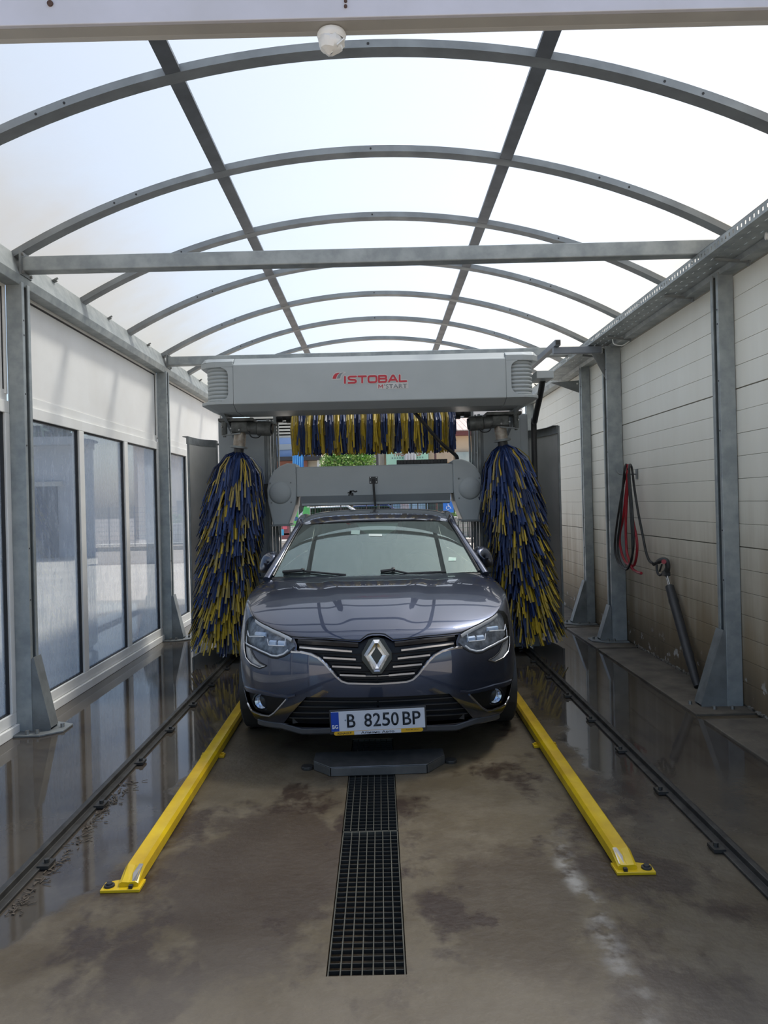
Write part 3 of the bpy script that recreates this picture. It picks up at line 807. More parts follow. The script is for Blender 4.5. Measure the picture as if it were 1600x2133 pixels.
# header: faceted section extruded over the middle
HW, CW = 1.25, 1.56
prof = [(0, 2.436), (0, 2.795), (.035, 2.815), (.10, 2.868), (.60, 2.868), (.66, 2.80), (.66, 2.42), (.58, 2.385), (.16, 2.385)]
p = MB().prism(prof, (-HW, 0, 0), (0, 1, 0), (0, 0, 1), (2 * HW, 0, 0)); p.build('header_cover', gantry_m, gan, bevel=.008)
for s in (-1, 1):
    # end caps: upper and lower lips with a louvred corner between
    top = [(0, 0.0), (.16, .0), (.25, .03), (.31, .10), (.31, .60), (.25, .66), (0, .66)]
    c = MB().prism([(s * (HW + a), q) for a, q in top], (0, 0, 2.775), (1, 0, 0), (0, 1, 0), (0, 0, .05))
    c.add([(s * (HW + a), q, 2.825) for a, q in top] + [(s * (HW + min(a, .27)), min(max(q, .09), .60), 2.868) for a, q in top], [(i, (i + 1) % 7, 7 + (i + 1) % 7, 7 + i) for i in range(7)] + [tuple(range(7, 14))])
    c.build('cap_top', gantry_m, gan, bevel=.006)
    c = MB().prism([(s * (HW + a), q) for a, q in top], (0, 0, 2.436), (1, 0, 0), (0, 1, 0), (0, 0, .03))
    low = [(.0, .16), (.10, .16), (.17, .19), (.20, .24), (.20, .55), (.17, .58), (0, .58)]
    c.add([(s * (HW + a), q, 2.436) for a, q in top] + [(s * (HW + a), q, 2.385) for a, q in low], [(i, (i + 1) % 7, 7 + (i + 1) % 7, 7 + i) for i in range(7)] + [tuple(range(7, 14))])
    c.build('cap_bottom', gantry_m, gan, bevel=.006)
    # plate between face and louver with rounded cut-out
    pts = [(0, 2.462), (.11, 2.462)] + [(.11 - .065 * math.sin(t) , 2.475 + .065 * (1 - math.cos(t))) for t in (0.2, .6, 1.0, 1.4)] + [(.045, 2.57), (.045, 2.70)] + [(.11 - .065 * math.cos(t), 2.705 + .065 * math.sin(t)) for t in (.2, .6, 1.0, 1.4)] + [(.11, 2.776), (0, 2.776)]
    MB().prism([(s * (HW + a), z) for a, z in pts], (0, 0.0, 0), (1, 0, 0), (0, 0, 1), (0, .02, 0)).build('cap_face', gantry_m, gan)
    lv = MB(); N = 9; z0, z1 = 2.46, 2.782
    pts = []
    for k in range(N * 6 + 1):
        t = k / 6.0; ph = t % 1.0
        pts.append((z0 + (z1 - z0) * k / (N * 6), .016 * (abs(math.sin(math.pi * ph)) ** .7)))
    arcp = [(.03, .055), (.10, .035), (.16, .035), (.21, .055), (.24, .10), (.255, .17), (.255, .60)]
    vs = []; fs = []
    for z, bb_ in pts:
        for i, (a, q) in enumerate(arcp):
            nx, ny = ((0, -1), (0, -1), (.3, -.95), (.6, -.8), (.85, -.5), (1, 0), (1, 0))[i]
            vs.append((s * (HW + a + nx * bb_), q + ny * bb_, z))
    m_ = len(arcp)
    for i in range(len(pts) - 1):
        for j in range(m_ - 1): fs.append((i * m_ + j, i * m_ + j + 1, (i + 1) * m_ + j + 1, (i + 1) * m_ + j))
    lv.add(vs, fs).build('louver', gantry_m, gan, smooth=50)
    MB().bb(s * HW, s * (HW + .245), .12, .60, 2.48, 2.775).build('cap_core', gantry_dk, gan)
    # seam line
# columns
for s, xo, xi in ((-1, -1.665, -1.15), (1, 1.575, 1.07)):
    x0, x1 = min(xo, xi) - GX, max(xo, xi) - GX
    MB().bb(x0, x1, .98, 1.62, .10, 2.40).build('column', gantry_dk, gan, bevel=.012)
    inner = xi - GX
    MB().bb(min(inner + s * .03, inner + s * .42), max(inner + s * .03, inner + s * .42), .965, .985, .75, 2.36).build('column_panel', gantry_dk, gan, bevel=.006)
    MB().bb(min(inner + s * .03, inner + s * .55), max(inner + s * .03, inner + s * .55), .965, .985, .14, .735).build('lower_panel', gantry_dk, gan, bevel=.006)
    # dark lift guides on the inner face
    for dx, w, yy in ((-.012, .024, .93), (-.042, .018, .97), (-.068, .024, 1.02), (-.095, .016, 1.06)):
        xa = inner + (-s) * (-dx)
        xa = inner - s * abs(dx)
        MB().bb(xa - w / 2, xa + w / 2, yy, yy + .06, .10, 2.40).build('lift_guide', galv_dark if w < .025 else black_m, gan)
    for z in (1.15, 1.3, 1.75, 2.0):
        MB().cyl((inner - s * .042, .955, z), (inner - s * .042, .972, z), .008, 8).build('bolt', bolt_m, gan)
    # wheel box at the foot
    MB().bb(x0 + .02, x1 - .02, .55, 1.95, .045, .16).build('foot_beam', gantry_dk, gan, bevel=.01)
    for yy in (.72, 1.78):
        xr = (-1.497 if s < 0 else 1.443) - GX
        MB().lathe([(0, -.02), (.055, -.02), (.055, .02), (0, .02)], (xr, yy, .0955), (1, 0, 0), 18).build('rail_wheel', galv_dark, gan, smooth=40)
    # bracket from column to header underside
    MB().prism([(.22, 2.392), (1.0, 2.392), (1.0, 2.17), (.93, 2.17)], (s * (HW + .17), 0, 0), (0, 1, 0), (0, 0, 1), (-s * .03, 0, 0)).build('cheek_plate', gantry_dk, gan)
    # brush drive: flange, gearbox, motor, conduit loop
    bx = (-1.375 if s < 0 else 1.235) - GX
    MB().box((bx, .55, 2.345), (.34, .26, .03)).build('carriage_plate', motor_m, gan, bevel=.004)
    MB().cyl((bx + s * .0, .55, 2.22), (bx, .55, 2.345), .07, 20).build('gearbox', motor_m, gan, smooth=40, bevel=.006)
    MB().box((bx - s * .03, .50, 2.275), (.16, .13, .10)).build('gear_housing', motor_m, gan, bevel=.012)
    mo = MB().cyl((bx - s * .08, .50, 2.27), (bx - s * .20, .50, 2.262), .062, 20).cyl((bx - s * .20, .50, 2.262), (bx - s * .335, .50, 2.255), .072, 20)
    mo.build('motor', motor_m, gan, smooth=40, bevel=.006)
    MB().cyl((bx - s * .335, .50, 2.255), (bx - s * .35, .50, 2.254), .055, 20).build('fan_cover', black_m, gan)
    MB().tube(catmull([(bx - s * .12, .44, 2.23), (bx - s * .15, .43, 2.175), (bx - s * .21, .43, 2.165), (bx - s * .25, .44, 2.20)], 6), .006, 6).build('motor_cable', black_m, gan, smooth=60)
    MB().cyl((bx + s * .12, .47, 2.20), (bx + s * .12, .47, 2.34), .028, 14).cyl((bx + s * .12, .47, 2.18), (bx + s * .12, .47, 2.22), .015, 8).build('tension_cylinder', motor_m, gan, smooth=40)
    MB().bar((bx + s * .14, .46, 2.195), (bx - s * .04, .46, 2.215), .025, .012).build('link_arm', galv_dark, gan)
    for q in (-.03, .05, .14):
        MB().cyl((bx + s * q, .425, 2.25 + q * .2), (bx + s * q, .445, 2.25 + q * .2), .009, 6).build('bolt', bolt_m, gan)
# supply box and cable on the ribbed-wall side
MB().bb(1.50 - GX, 1.66 - GX, .15, .45, 2.63, 2.70).build('junction_box', gantry_m, gan, bevel=.004)
MB().tube(catmull([(1.60 - GX, .35, 2.64), (1.60 - GX, .5, 2.5), (1.60 - GX, .75, 2.3), (1.635 - GX, .98, 2.15), (1.64 - GX, 1.0, .25)], 8), .03, 10).build('supply_cable', black_m, gan, smooth=60)
# lettering on the header
LZ = -.0075
lg = empty('logo_plate'); lg.parent = gan
bpy.data.objects.remove(lg)
def lat(u, v):
    q = at(u, v, 6.8); return q.x - GX, q.z
def text_between(name, s_, m, u0, v0, u1, v1, y, off, ext=.002, space=1.05):
    (xa, za), (xb, zb) = lat(u0, v0), lat(u1, v1)
    (xc, zc) = lat((u0 + u1) / 2, (v0 + v1) / 2)
    return text_mesh(name, s_, m, gan, (xc, y, zc), abs(xb - xa), abs(v1 - v0) / F_PX * 6.8 * 1.0, (R(90), 0, 0), ext, off, space)
STROKES = {'I': (.28, [[(.5, 0), (.5, 1)]]), 'S': (1, [[(1, 1), (.2, 1), (.03, .9), (0, .75), (.06, .6), (.2, .53), (.8, .47), (.94, .4), (1, .25), (.97, .1), (.8, 0), (0, 0)]]),
    'T': (1, [[(0, 1), (1, 1)], [(.5, 1), (.5, 0)]]), 'O': (1.08, [[(.2, 0), (.05, .08), (0, .25), (0, .75), (.05, .92), (.2, 1), (.8, 1), (.95, .92), (1, .75), (1, .25), (.95, .08), (.8, 0), (.2, 0)]]),
    'B': (1, [[(0, 0), (0, 1), (.8, 1), (.95, .92), (.97, .7), (.85, .53), (0, .53)], [(.85, .53), (1, .4), (1, .15), (.85, 0), (0, 0)]]),
    'A': (1.1, [[(0, 0), (.43, 1), (.57, 1), (1, 0)], [(.18, .3), (.82, .3)]]), 'L': (.9, [[(0, 1), (0, 0), (1, 0)]]), 'M': (1, [[(0, 0), (0, 1), (.5, .3), (1, 1), (1, 0)]])}
def stroke_text(nm, word, m, u0, v0, u1, v1, y, th, gap, dep=.0015):
    # lettering cut from film: joined straight strokes on the header face
    tot = sum(STROKES[c][0] for c in word) + gap * (len(word) - 1); pos = 0; p = MB()
    for c in word:
        w, lines = STROKES[c]; n_ = 0      # every stroke a hair prouder than the last, so none share a plane
        for ln in lines:
            P = []
            for a, b_ in ln:
                f = (pos + a * w) / tot if c != 'I' else (pos + w * .5) / tot
                x, z = lat(u0 + (u1 - u0) * f, (v0[0] + (v0[1] - v0[0]) * f) * b_ + (v1[0] + (v1[1] - v1[0]) * f) * (1 - b_)); P.append(Vector((x, y, z)))
            for q, r_ in zip(P, P[1:]):
                e = Vector((0, -.00006 * (n_ + 1), 0)); n_ += 1; p.bar(q + e, r_ + e, th, dep, (0, -1, 0))
            for q in P:
                e = Vector((0, -.00006 * (n_ + 1), 0)); n_ += 1; p.cyl(q + e - Vector((0, dep / 2, 0)), q + e + Vector((0, dep / 2, 0)), th / 2, 10)
        pos += w + gap
    return p.build(nm, m, gan)
stroke_text('logo_outline', 'ISTOBAL', pale_logo, 716.5, (785, 781.5), 846.5, (798, 794), -.0005, .029, .34)
stroke_text('logo_letters', 'ISTOBAL', red_m, 716.5, (785, 781.5), 846.5, (798, 794), -.0038, .0165, .34)
(xa, za), (xb, zb) = lat(786, 810.5), lat(850.5, 796.5)
MB().bb(xa, xb, -.002, .0, za, zb).build('logo_tab', pale_logo, gan)
stroke_text('logo_model_letter', 'M', red_m, 789, (801.5, 801.3), 797, (808.5, 808.3), -.003, .006, .1)
text_between('logo_model_name', "'START", grey_logo, 800.5, 799.5, 848, 808.5, -.003, .004, .001)
def swoosh(nm, pts, m, y):
    P = [lat(u, v) for u, v in pts]
    MB().prism(P, (0, y, 0), (1, 0, 0), (0, 0, 1), (0, .0015, 0)).build(nm, m, gan)
Z8 = lambda L_: [(660 + a / 6.667, 740 + b_ / 6.667) for a, b_ in L_]
swoosh('logo_swoosh_border', Z8([(205, 340), (215, 295), (235, 258), (265, 238), (300, 232), (402, 230), (400, 245), (365, 262), (345, 300), (335, 342)]), pale_logo, -.0015)
swoosh('logo_swoosh_red', Z8([(218, 326), (230, 285), (255, 256), (290, 245), (322, 243), (290, 270), (275, 300), (268, 326)]), red_m, -.003)
swoosh('logo_swoosh_grey', Z8([(280, 324), (288, 295), (305, 268), (335, 245), (372, 240), (345, 260), (330, 290), (322, 322)]), grey_logo, -.003)

# ================================================================== brushes
blue_s = M('blue brush strip', (.020, .045, .15), (.030, .062, .19), 30, .42, .5)
blue_d = M('dark blue brush strip', (.009, .018, .065), (.014, .026, .085), 30, .45)
yel_s = M('yellow brush strip', (.60, .43, .035), (.50, .35, .03), 30, .42, .5)
yel_d = M('soiled yellow brush strip', (.40, .31, .09), (.30, .23, .07), 30, .5)
STRIP = [blue_s, yel_s, blue_d, yel_d]
def strand(mb, p0, a, rout, drop, w, mi, rr, axis):
    """one folded foam strip: leaves the core along a, sags to hang"""
    side = a.cross(axis).normalized()
    pts = []
    L_ = rout
    pts.append(p0)
    pts.append(p0 + a * L_ * .45 - axis * drop * .12)
    pts.append(p0 + a * L_ * .82 - axis * drop * .45)
    pts.append(p0 + a * L_ * 1.0 - axis * drop)
    tw = rr.uniform(-.3, .3); jit = side * rr.uniform(-.05, .05)
    pts[2] += jit * .5; pts[3] += jit
    vs = []
    for i, q in enumerate(pts):
        d = (pts[min(i + 1, 3)] - pts[max(i - 1, 0)]).normalized()
        nn = d.cross(side).normalized()
        s1 = (side + nn * tw).normalized() * w * (.7 + .1 * i)
        # shallow V section so strips catch light
        vs += [q - s1, q + nn * w * .55, q + s1]
    fs = [(3 * i + j, 3 * i + j + 1, 3 * i + 3 + j + 1, 3 * i + 3 + j) for i in range(3) for j in range(2)]
    mb.add(vs, fs, mi)
def side_brush(xt, xb, yb, zt, zb, label, seed, lean):
    rr = random.Random(seed)
    top = Vector((xt, yb, zt)); bot = Vector((xb, yb + .02, zb))
    t = thing('side_brush', label, 'brush', (xb, yb + .02, 0), group='vertical washing brushes')
    o = t.location; axis = (top - bot).normalized(); H_ = (top - bot).length
    e1 = axis.cross(Vector((0, 1, 0))).normalized(); e2 = axis.cross(e1).normalized()
    MB().cyl(bot + axis * .05 - o, top + axis * .04 - o, .05, 16).build('core_tube', black_m, t, smooth=40)
    MB().cyl(top + axis * .03 - o, top + axis * .05 - o, .085, 24).build('top_flange', galv_dark, t, smooth=40)
    MB().cyl(top + axis * .05 - o, top + axis * .20 - o, .06, 20).build('shaft_sleeve', sleeve_m, t, smooth=40)
    MB().cyl(top + axis * .20 - o, Vector((xt, yb, zt + .21)) - o + Vector((0, 0, .03)), .035, 12).build('shaft', motor_m, t)
    NT = 14
    for k in range(NT):
        mb = MB(); f = k / (NT - 1)
        zc = min(H_ * (1 - f) * .90 + .27, H_)
        n = 135
        for j in range(n):
            th = 2 * math.pi * (j + rr.random()) / n
            clump = math.sin(th * 6 + k * 1.9) + math.sin(th * 11 - k * 2.7) * .8
            a = e1 * math.cos(th) + e2 * math.sin(th)
            yl = k > 0 and (clump > .85 - .95 * f or rr.random() < .03 + .05 * f)
            env = (.17, .22, .245)[k] if k < 3 else .262
            env += rr.uniform(-.045, .03)
            drop = rr.uniform(.34, .46) if k == 0 else (rr.uniform(.26, .36) if k < 5 else rr.uniform(.21, .31))
            z_ = H_ - rr.uniform(0, .03) if k == 0 else min(zc + rr.uniform(-.035, .035), H_)
            drop = min(drop, z_ + .015)
            p0 = bot + axis * z_ - o + a * .04
            mi = (1 if rr.random() < .15 + .6 * f else 3) if yl else (0 if rr.random() < .75 - .55 * f else 2)
            strand(mb, p0, a, env, drop, rr.uniform(.0075, .0105), mi, rr, axis)
        ob = mb.build('bristle_tier', STRIP, t, fix=False); ob['kind'] = 'stuff'
    return t
side_brush(-1.375, -1.60, 7.35, 2.045, .10, 'tall shaggy blue and yellow brush on the window side of the car', 11, 1)
side_brush(1.235, 1.50, 7.35, 2.05, .12, 'tall shaggy blue and yellow brush on the ribbed wall side of the car', 23, -1)

tbx0, tbx1, tby, tbz = -.885, .805, 7.85, 2.44
tb_ = thing('top_brush', 'horizontal brush of alternating yellow and blue strips under the gantry header', 'brush', (GX, tby, tbz))
MB().cyl((tbx0 - GX - .16, 0, 0), (tbx1 - GX + .16, 0, 0), .045, 16).build('core_tube', black_m, tb_, smooth=40)
for s, x in ((-1, tbx0 - GX), (1, tbx1 - GX)):
    MB().cyl((x + s * .005, 0, 0), (x + s * .07, 0, 0), .075, 20).cyl((x + s * .07, 0, 0), (x + s * .11, 0, 0), .04, 16).cyl((x + s * .11, 0, 0), (x + s * .165, 0, 0), .065, 16).build('bearing', black_m, tb_, smooth=40)
    MB().box((x + s * .19, .0, 0), (.03, .12, .17)).build('bearing_plate', galv_dark, tb_, bevel=.004)
rr = random.Random(31); NS = 24; seg = (tbx1 - tbx0) / NS
for k in range(NS):
    mb = MB(); xc = tbx0 + seg * (k + .5) - GX; yl = k % 2 == 0
    for j in range(90):
        th = 2 * math.pi * rr.random()
        a = Vector((0, math.cos(th), math.sin(th)))
        L_ = rr.uniform(.22, .44)
        x = xc + rr.uniform(-.5, .5) * seg * (1.15 if yl else .95)
        p0 = Vector((x, a.y * .045, a.z * .045))
        # fall outward then straight down
        yo = a.y * rr.uniform(.10, .22)
        up = max(a.z, 0) * .05
        pts = [p0, Vector((x, yo * .6, p0.z + up)), Vector((x + rr.uniform(-.01, .01), yo, p0.z - L_ * .35)), Vector((x + rr.uniform(-.02, .02), yo * 1.02, max(p0.z - L_, -.425 + rr.uniform(0, .02))))]
        w = rr.uniform(.006, .009); vs = []
        for q in pts: vs += [q + Vector((-w, 0, 0)), q + Vector((0, -w * .6 if yo < 0 else w * .6, 0)), q + Vector((w, 0, 0))]
        mb.add(vs, [(3 * i + jj, 3 * i + jj + 1, 3 * i + 4 + jj, 3 * i + 3 + jj) for i in range(3) for jj in range(2)], (1 if rr.random() < .6 else 3) if yl else (0 if rr.random() < .6 else 2))
    ob = mb.build('bristle_ring', STRIP, tb_, fix=False)
    ob['kind'] = 'stuff'

# ================================================================== dryer bar
DY = 7.62
dr = thing('dryer_bar', 'grey horizontal air-dryer bar with rounded end housings above the car roof', 'dryer', (GX, DY, 1.3))
def dp(u, v): q = at(u, v, DY); return q.x - GX, q.z - 1.3
xl0, xr0 = -.842 - GX, .762 - GX
zt0 = .585; zm = .255; zb = .185
prof = [(.0, zm), (.0, zt0 - .02), (.03, zt0), (.34, zt0), (.34, zm), (.22, .16), (.12, .155), (.12, .20)]
MB().prism([(0, .285), (0, .575), (.02, .59), (.34, .59), (.34, .285)], (xl0, 0, 0), (0, 1, 0), (0, 0, 1), (xr0 - xl0, 0, 0)).build('upper_duct', gantry_m, dr, bevel=.004)
MB().prism([(0, .285), (.34, .285), (.30, .215), (.03, .215)], (xl0 + .04, 0, 0), (0, 1, 0), (0, 0, 1), (xr0 - xl0 - .07, 0, 0)).build('lower_duct', gantry_dk, dr)
MB().bb(xl0 + .045, xr0 - .03, .025, .30, .19, .214).build('nozzle_lip', gantry_m, dr, bevel=.003)
MB().bb(xl0 + .045, xr0 - .03, .10, .20, .184, .191).build('nozzle_slot', black_m, dr)
for s in (-1, 1):
    Q = [(0, .63), (.06, .634), (.14, .62), (.21, .585), (.26, .53), (.29, .45), (.295, .33), (.27, .20), (.225, .04), (.215, .0), (.05, .0), (.045, .03), (.01, .16), (-.0, .24)] if False else \
        [(-.0, .625), (.09, .63), (.17, .60), (.235, .545), (.28, .46), (.30, .36), (.295, .24), (.27, .12), (.25, .02), (.25, 0), (.085, 0), (.08, .02), (.04, .12), (.012, .20), (.0, .30)]
    xe = xl0 if s < 0 else xr0
    MB().prism([(xe + s * a, z) for a, z in Q], (0, -.03, 0), (1, 0, 0), (0, 0, 1), (0, .40, 0)).build('end_housing', gantry_m, dr, bevel=.012)
    MB().lathe([(.115, 0), (.112, -.008), (.095, -.02), (.06, -.03), (.0, -.034)], (xe + s * .165, -.03, .33), (0, 1, 0), 32).build('fan_dome', gantry_m, dr, smooth=60)
    for dx, z in ((.055, .43), (.055, .23), (.265, .43), (.255, .23)):
        MB().cyl((xe + s * dx, -.038, z), (xe + s * dx, -.028, z), .009, 8).build('screw', galv_dark, dr)
    MB().bb(min(xe + s * .07, xe + s * .265), max(xe + s * .07, xe + s * .265), -.04, .38, -.012, .006).build('outlet_rim', galv_dark, dr, bevel=.003)
    MB().box((xe + s * .30, .2, .35), (.10, .2, .16)).build('lift_shoe', black_m, dr)
(xa, za) = dp(778, 1000)
MB().box((xa, -.004, za), (.085, .008, .072)).build('sensor_plate', black_m, dr)
for dx in (-.03, .03):
    for dz in (-.02, .028): MB().cyl((xa + dx, -.011, za + dz), (xa + dx, -.007, za + dz), .006, 8).build('screw', white_m, dr)
MB().tube([(xa, -.02, za + .01), (xa + .002, -.025, za - .1), (xa + .012, -.03, za - .265)], .011, 8).build('sensor_rod', black_m, dr)
(xa, za) = dp(734, 1027)
rr = random.Random(4); pp = MB()
for k in range(16):
    pp.box((xa + rr.uniform(-.045, .045), -.0015 + .033 + (.27 - za) * 0, za + rr.uniform(-.022, .022)), (rr.uniform(.008, .03), .004, rr.uniform(.006, .016)), Matrix.Rotation(rr.uniform(-.6, .6), 3, 'Y'))
pp.v = [(x, y - .0345 + max(0, (.285 - z) / .07 * .03), z) for x, y, z in pp.v]
pp.build('scuff_mark', black_m, dr)
# energy chain: slanted arm and folded links
ch = thing('energy_chain', 'black cable chain slanting past the top brush onto the dryer bar', 'cable chain', (GX, DY, 1.9))
def cp(u, v, y=DY - .02): q = at(u, v, y); return Vector((q.x - GX, q.y - DY, q.z - 1.9))
path = [cp(845, 838, 7.45), cp(880, 878, 7.45), cp(918, 922, 7.5), cp(942, 942, 7.58), cp(951, 951, 7.66), cp(952, 960, 7.72), cp(944, 966, 7.76), cp(925, 969.5, 7.78)]
cv = catmull(path, 5)
MB().tube(cv, .02, 6).build('slanted_run', black_m, ch)
lk = MB().box((0, 0, 0), (.036, .06, .045)).mesh('chain_link', black_m)
q0, q1 = cp(830, 967, 7.78), cp(928, 963.5, 7.78)
for k in range(15):
    o = link('chain_link', lk, ch, bevel=.004); o.location = q0.lerp(q1, k / 14)
    o.location.z = .003 + .018
MB().bb(q0.x - .11, q1.x, q0.y - .045, q0.y + .045, -.0095, -.003).build('chain_tray', gantry_dk, ch)
# ================================================================== car
paint, nt, b = new_mat('dark grey blue metallic paint')
fl_ = noise_fac(nt, 900, .3, .7, 2)
nt.links.new(mixc(nt, fl_, (.031, .042, .078), (.050, .064, .110)), b.inputs['Base Color'])
b.inputs['Metallic'].default_value = .8; b.inputs['Roughness'].default_value = .30
b.inputs['Coat Weight'].default_value = 1.0; b.inputs['Coat Roughness'].default_value = .02; b.inputs['Coat IOR'].default_value = 1.7
gloss_black = M('gloss black trim', (.008, .008, .010), None, 10, .12, spec=.5)
mesh_black = M('matt black grille', (.006, .0065, .008), None, 10, .5, spec=.3)
chrome = M('chrome trim', (.92, .92, .93), None, 10, .16, .22, 1.0)
tyre_m = M('tyre rubber', (.018, .018, .018), (.026, .025, .024), 12, .8)
rim_m = M('alloy wheel', (.45, .45, .46), None, 8, .3, .35, .9)
lip_m = M('satin grey lip', (.075, .08, .09), (.06, .064, .072), 6, .38, .45, .3)
car_glass = bpy.data.materials.new('tinted car glass'); car_glass.use_nodes = True
nt = car_glass.node_tree; nt.nodes.remove(nt.nodes['Principled BSDF']); out = nt.nodes['Material Output']
trn = nd(nt, 'ShaderNodeBsdfTransparent'); trn.inputs[0].default_value = (.50, .66, .60, 1)
gls = nd(nt, 'ShaderNodeBsdfGlossy', Roughness=.015); gls.inputs[0].default_value = (.80, 1.0, .94, 1)
fr = fresnel(nt, 2.3)
film = noise_fac(nt, 6, .45, .8, 5, 'World', (6, 1, 1))  # pale diffuse share lifts the glass, painting in reflected roof brightness
dfs = nd(nt, 'ShaderNodeBsdfDiffuse'); dfs.inputs[0].default_value = (.62, .68, .66, 1)
mx0 = nd(nt, 'ShaderNodeMixShader'); nt.links.new(math_(nt, 'ADD', math_(nt, 'MULTIPLY', film, .05), .075), mx0.inputs[0]); nt.links.new(trn.outputs[0], mx0.inputs[1]); nt.links.new(dfs.outputs[0], mx0.inputs[2])
mx = nd(nt, 'ShaderNodeMixShader'); nt.links.new(fr.outputs[0], mx.inputs[0]); nt.links.new(mx0.outputs[0], mx.inputs[1]); nt.links.new(gls.outputs[0], mx.inputs[2])
nt.links.new(mx.outputs[0], out.inputs[0])
lens_m = bpy.data.materials.new('clear lamp lens'); lens_m.use_nodes = True
nt = lens_m.node_tree; nt.nodes.remove(nt.nodes['Principled BSDF']); out = nt.nodes['Material Output']
trn = nd(nt, 'ShaderNodeBsdfTransparent'); trn.inputs[0].default_value = (.93, .95, .97, 1)
gls = nd(nt, 'ShaderNodeBsdfGlossy', Roughness=.02); fr = fresnel(nt, 1.4)
mx = nd(nt, 'ShaderNodeMixShader'); nt.links.new(fr.outputs[0], mx.inputs[0]); nt.links.new(trn.outputs[0], mx.inputs[1]); nt.links.new(gls.outputs[0], mx.inputs[2])
nt.links.new(mx.outputs[0], out.inputs[0])
lamp_in = M('lamp housing', (.30, .315, .34), (.12, .125, .14), 26, .3, .4, .3)
led_m = M('lamp projector glass', (.55, .68, .86), (.75, .82, .92), 14, .12, spec=.8)
drl_m = M('light guide strip', (.78, .80, .82), None, 8, .25)
int_m = M('dark cabin trim', (.035, .035, .037), (.05, .05, .05), 8, .7)
seat_m = M('dark seat cloth', (.045, .045, .048), (.06, .06, .06), 20, .85)

CX, CY = -.035, 4.17
car = thing('passenger_car', 'dark grey-blue hatchback with chrome grille parked between the yellow guides', 'car', (CX, CY, 0))

class Net:
    """bicubic B-spline patch mirrored about x = 0 in its first direction"""
    def __init__(s, P, mirror=True):
        P = np.array(P, float); m = np.array([-1, 1, 1.0])
        lo = P[1] * m if mirror else 2 * P[0] - P[1]
        P = np.concatenate([lo[None], P, (2 * P[-1] - P[-2])[None]], 0)
        P = np.concatenate([(2 * P[:, :1] - P[:, 1:2]), P, (2 * P[:, -1:] - P[:, -2:-1])], 1)
        s.P = P; s.nt = P.shape[0] - 3; s.nv = P.shape[1] - 3
    @staticmethod
    def _b(u, n):
        k = np.clip(np.floor(u).astype(int), 0, n - 1); t = u - k
        w = np.stack([(1 - t) ** 3, 3 * t ** 3 - 6 * t ** 2 + 4, -3 * t ** 3 + 3 * t ** 2 + 3 * t + 1, t ** 3], -1) / 6
        return k, w
    def __call__(s, t, v):
        t = np.asarray(t, float); v = np.asarray(v, float)
        kt, wt = s._b(t, s.nt); kv, wv = s._b(v, s.nv)
        r = 0
        for i in range(4):
            for j in range(4):
                r = r + (wt[..., i] * wv[..., j])[..., None] * s.P[kt + i, kv + j]
        return s.post(r) if hasattr(s, 'post') else r
    def normal(s, t, v):
        e = 1e-3
        d1 = s(np.minimum(t + e, s.nt), v) - s(np.maximum(t - e, 0), v); d2 = s(t, np.minimum(v + e, s.nv)) - s(t, np.maximum(v - e, 0))
        n = np.cross(d1, d2); n /= np.linalg.norm(n, axis=-1, keepdims=True) + 1e-12
        return n

# stations from the centre line round the corner to the wing; columns from the bumper lip over the bonnet to the windscreen
X4 = [0, .0, .0, .0, .0]
def prof_(xs, ys, zs): return [(x, y, z) for x, y, z in zip(xs, ys, zs)]
ZL = [.195, .265, .40, .55, .665]
net1 = [
 prof_([0] * 11, [.055, .012, -.004, -.004, .012, .045, .12, .36, .64, .88, 1.03], ZL + [.742, .790, .888, .960, .992, 1.002]),
 prof_([.28] * 5 + [.28, .28, .275, .27, .265, .26], [.080, .038, .024, .024, .040, .075, .15, .38, .655, .89, 1.035], ZL + [.740, .787, .885, .957, .990, 1.001]),
 prof_([.52] * 5 + [.52, .52, .515, .505, .49, .48], [.155, .115, .10, .10, .115, .15, .225, .43, .69, .905, 1.05], ZL + [.741, .785, .874, .948, .984, .998]),
 prof_([.69, .705, .71, .71, .71, .70, .70, .70, .685, .665, .645], [.285, .245, .225, .225, .24, .29, .36, .52, .74, .94, 1.085], ZL + [.772, .807, .870, .936, .974, .993]),
 prof_([.785, .81, .825, .83, .825, .80, .795, .788, .772, .75, .725], [.44, .40, .375, .37, .39, .455, .52, .64, .81, .98, 1.13], ZL + [.833, .858, .888, .930, .963, .985]),
 prof_([.84, .868, .888, .895, .893, .865, .855, .843, .822, .797, .762], [.66, .63, .61, .605, .62, .68, .73, .81, .93, 1.07, 1.20], ZL + [.868, .886, .902, .928, .951, .972]),
 prof_([.855, .885, .905, .912, .912, .892, .876, .862, .842, .812, .777], [1.0] * 5 + [1.0, 1.01, 1.04, 1.10, 1.18, 1.27], ZL + [.873, .90, .917, .936, .953, .970]),
 prof_([.855, .885, .905, .912, .912, .894, .880, .868, .848, .818, .787], [1.40] * 5 + [1.40, 1.40, 1.40, 1.405, 1.41, 1.42], ZL + [.885, .906, .921, .939, .956, .968]),
]
N1 = Net(net1)
def hood_post(r):
    x, y, z = r[..., 0], r[..., 1], r[..., 2]
    ax_ = np.abs(x)
    f = np.clip((y - .12) / .20, 0, 1) * np.clip((1.04 - y) / .10, 0, 1) * (z > .70)
    xc = .15 + .20 * np.clip((y - .1) / .9, 0, 1)              # bonnet crease, widening towards the windscreen
    st = 1 / (1 + np.exp((ax_ - xc) / .024))
    st2 = np.exp(-((ax_ - xc - .05) / .06) ** 2)
    z = z + f * (.0075 * st - .002 * st2)
    r = r.copy(); r[..., 2] = z
    return r
N1.post = hood_post

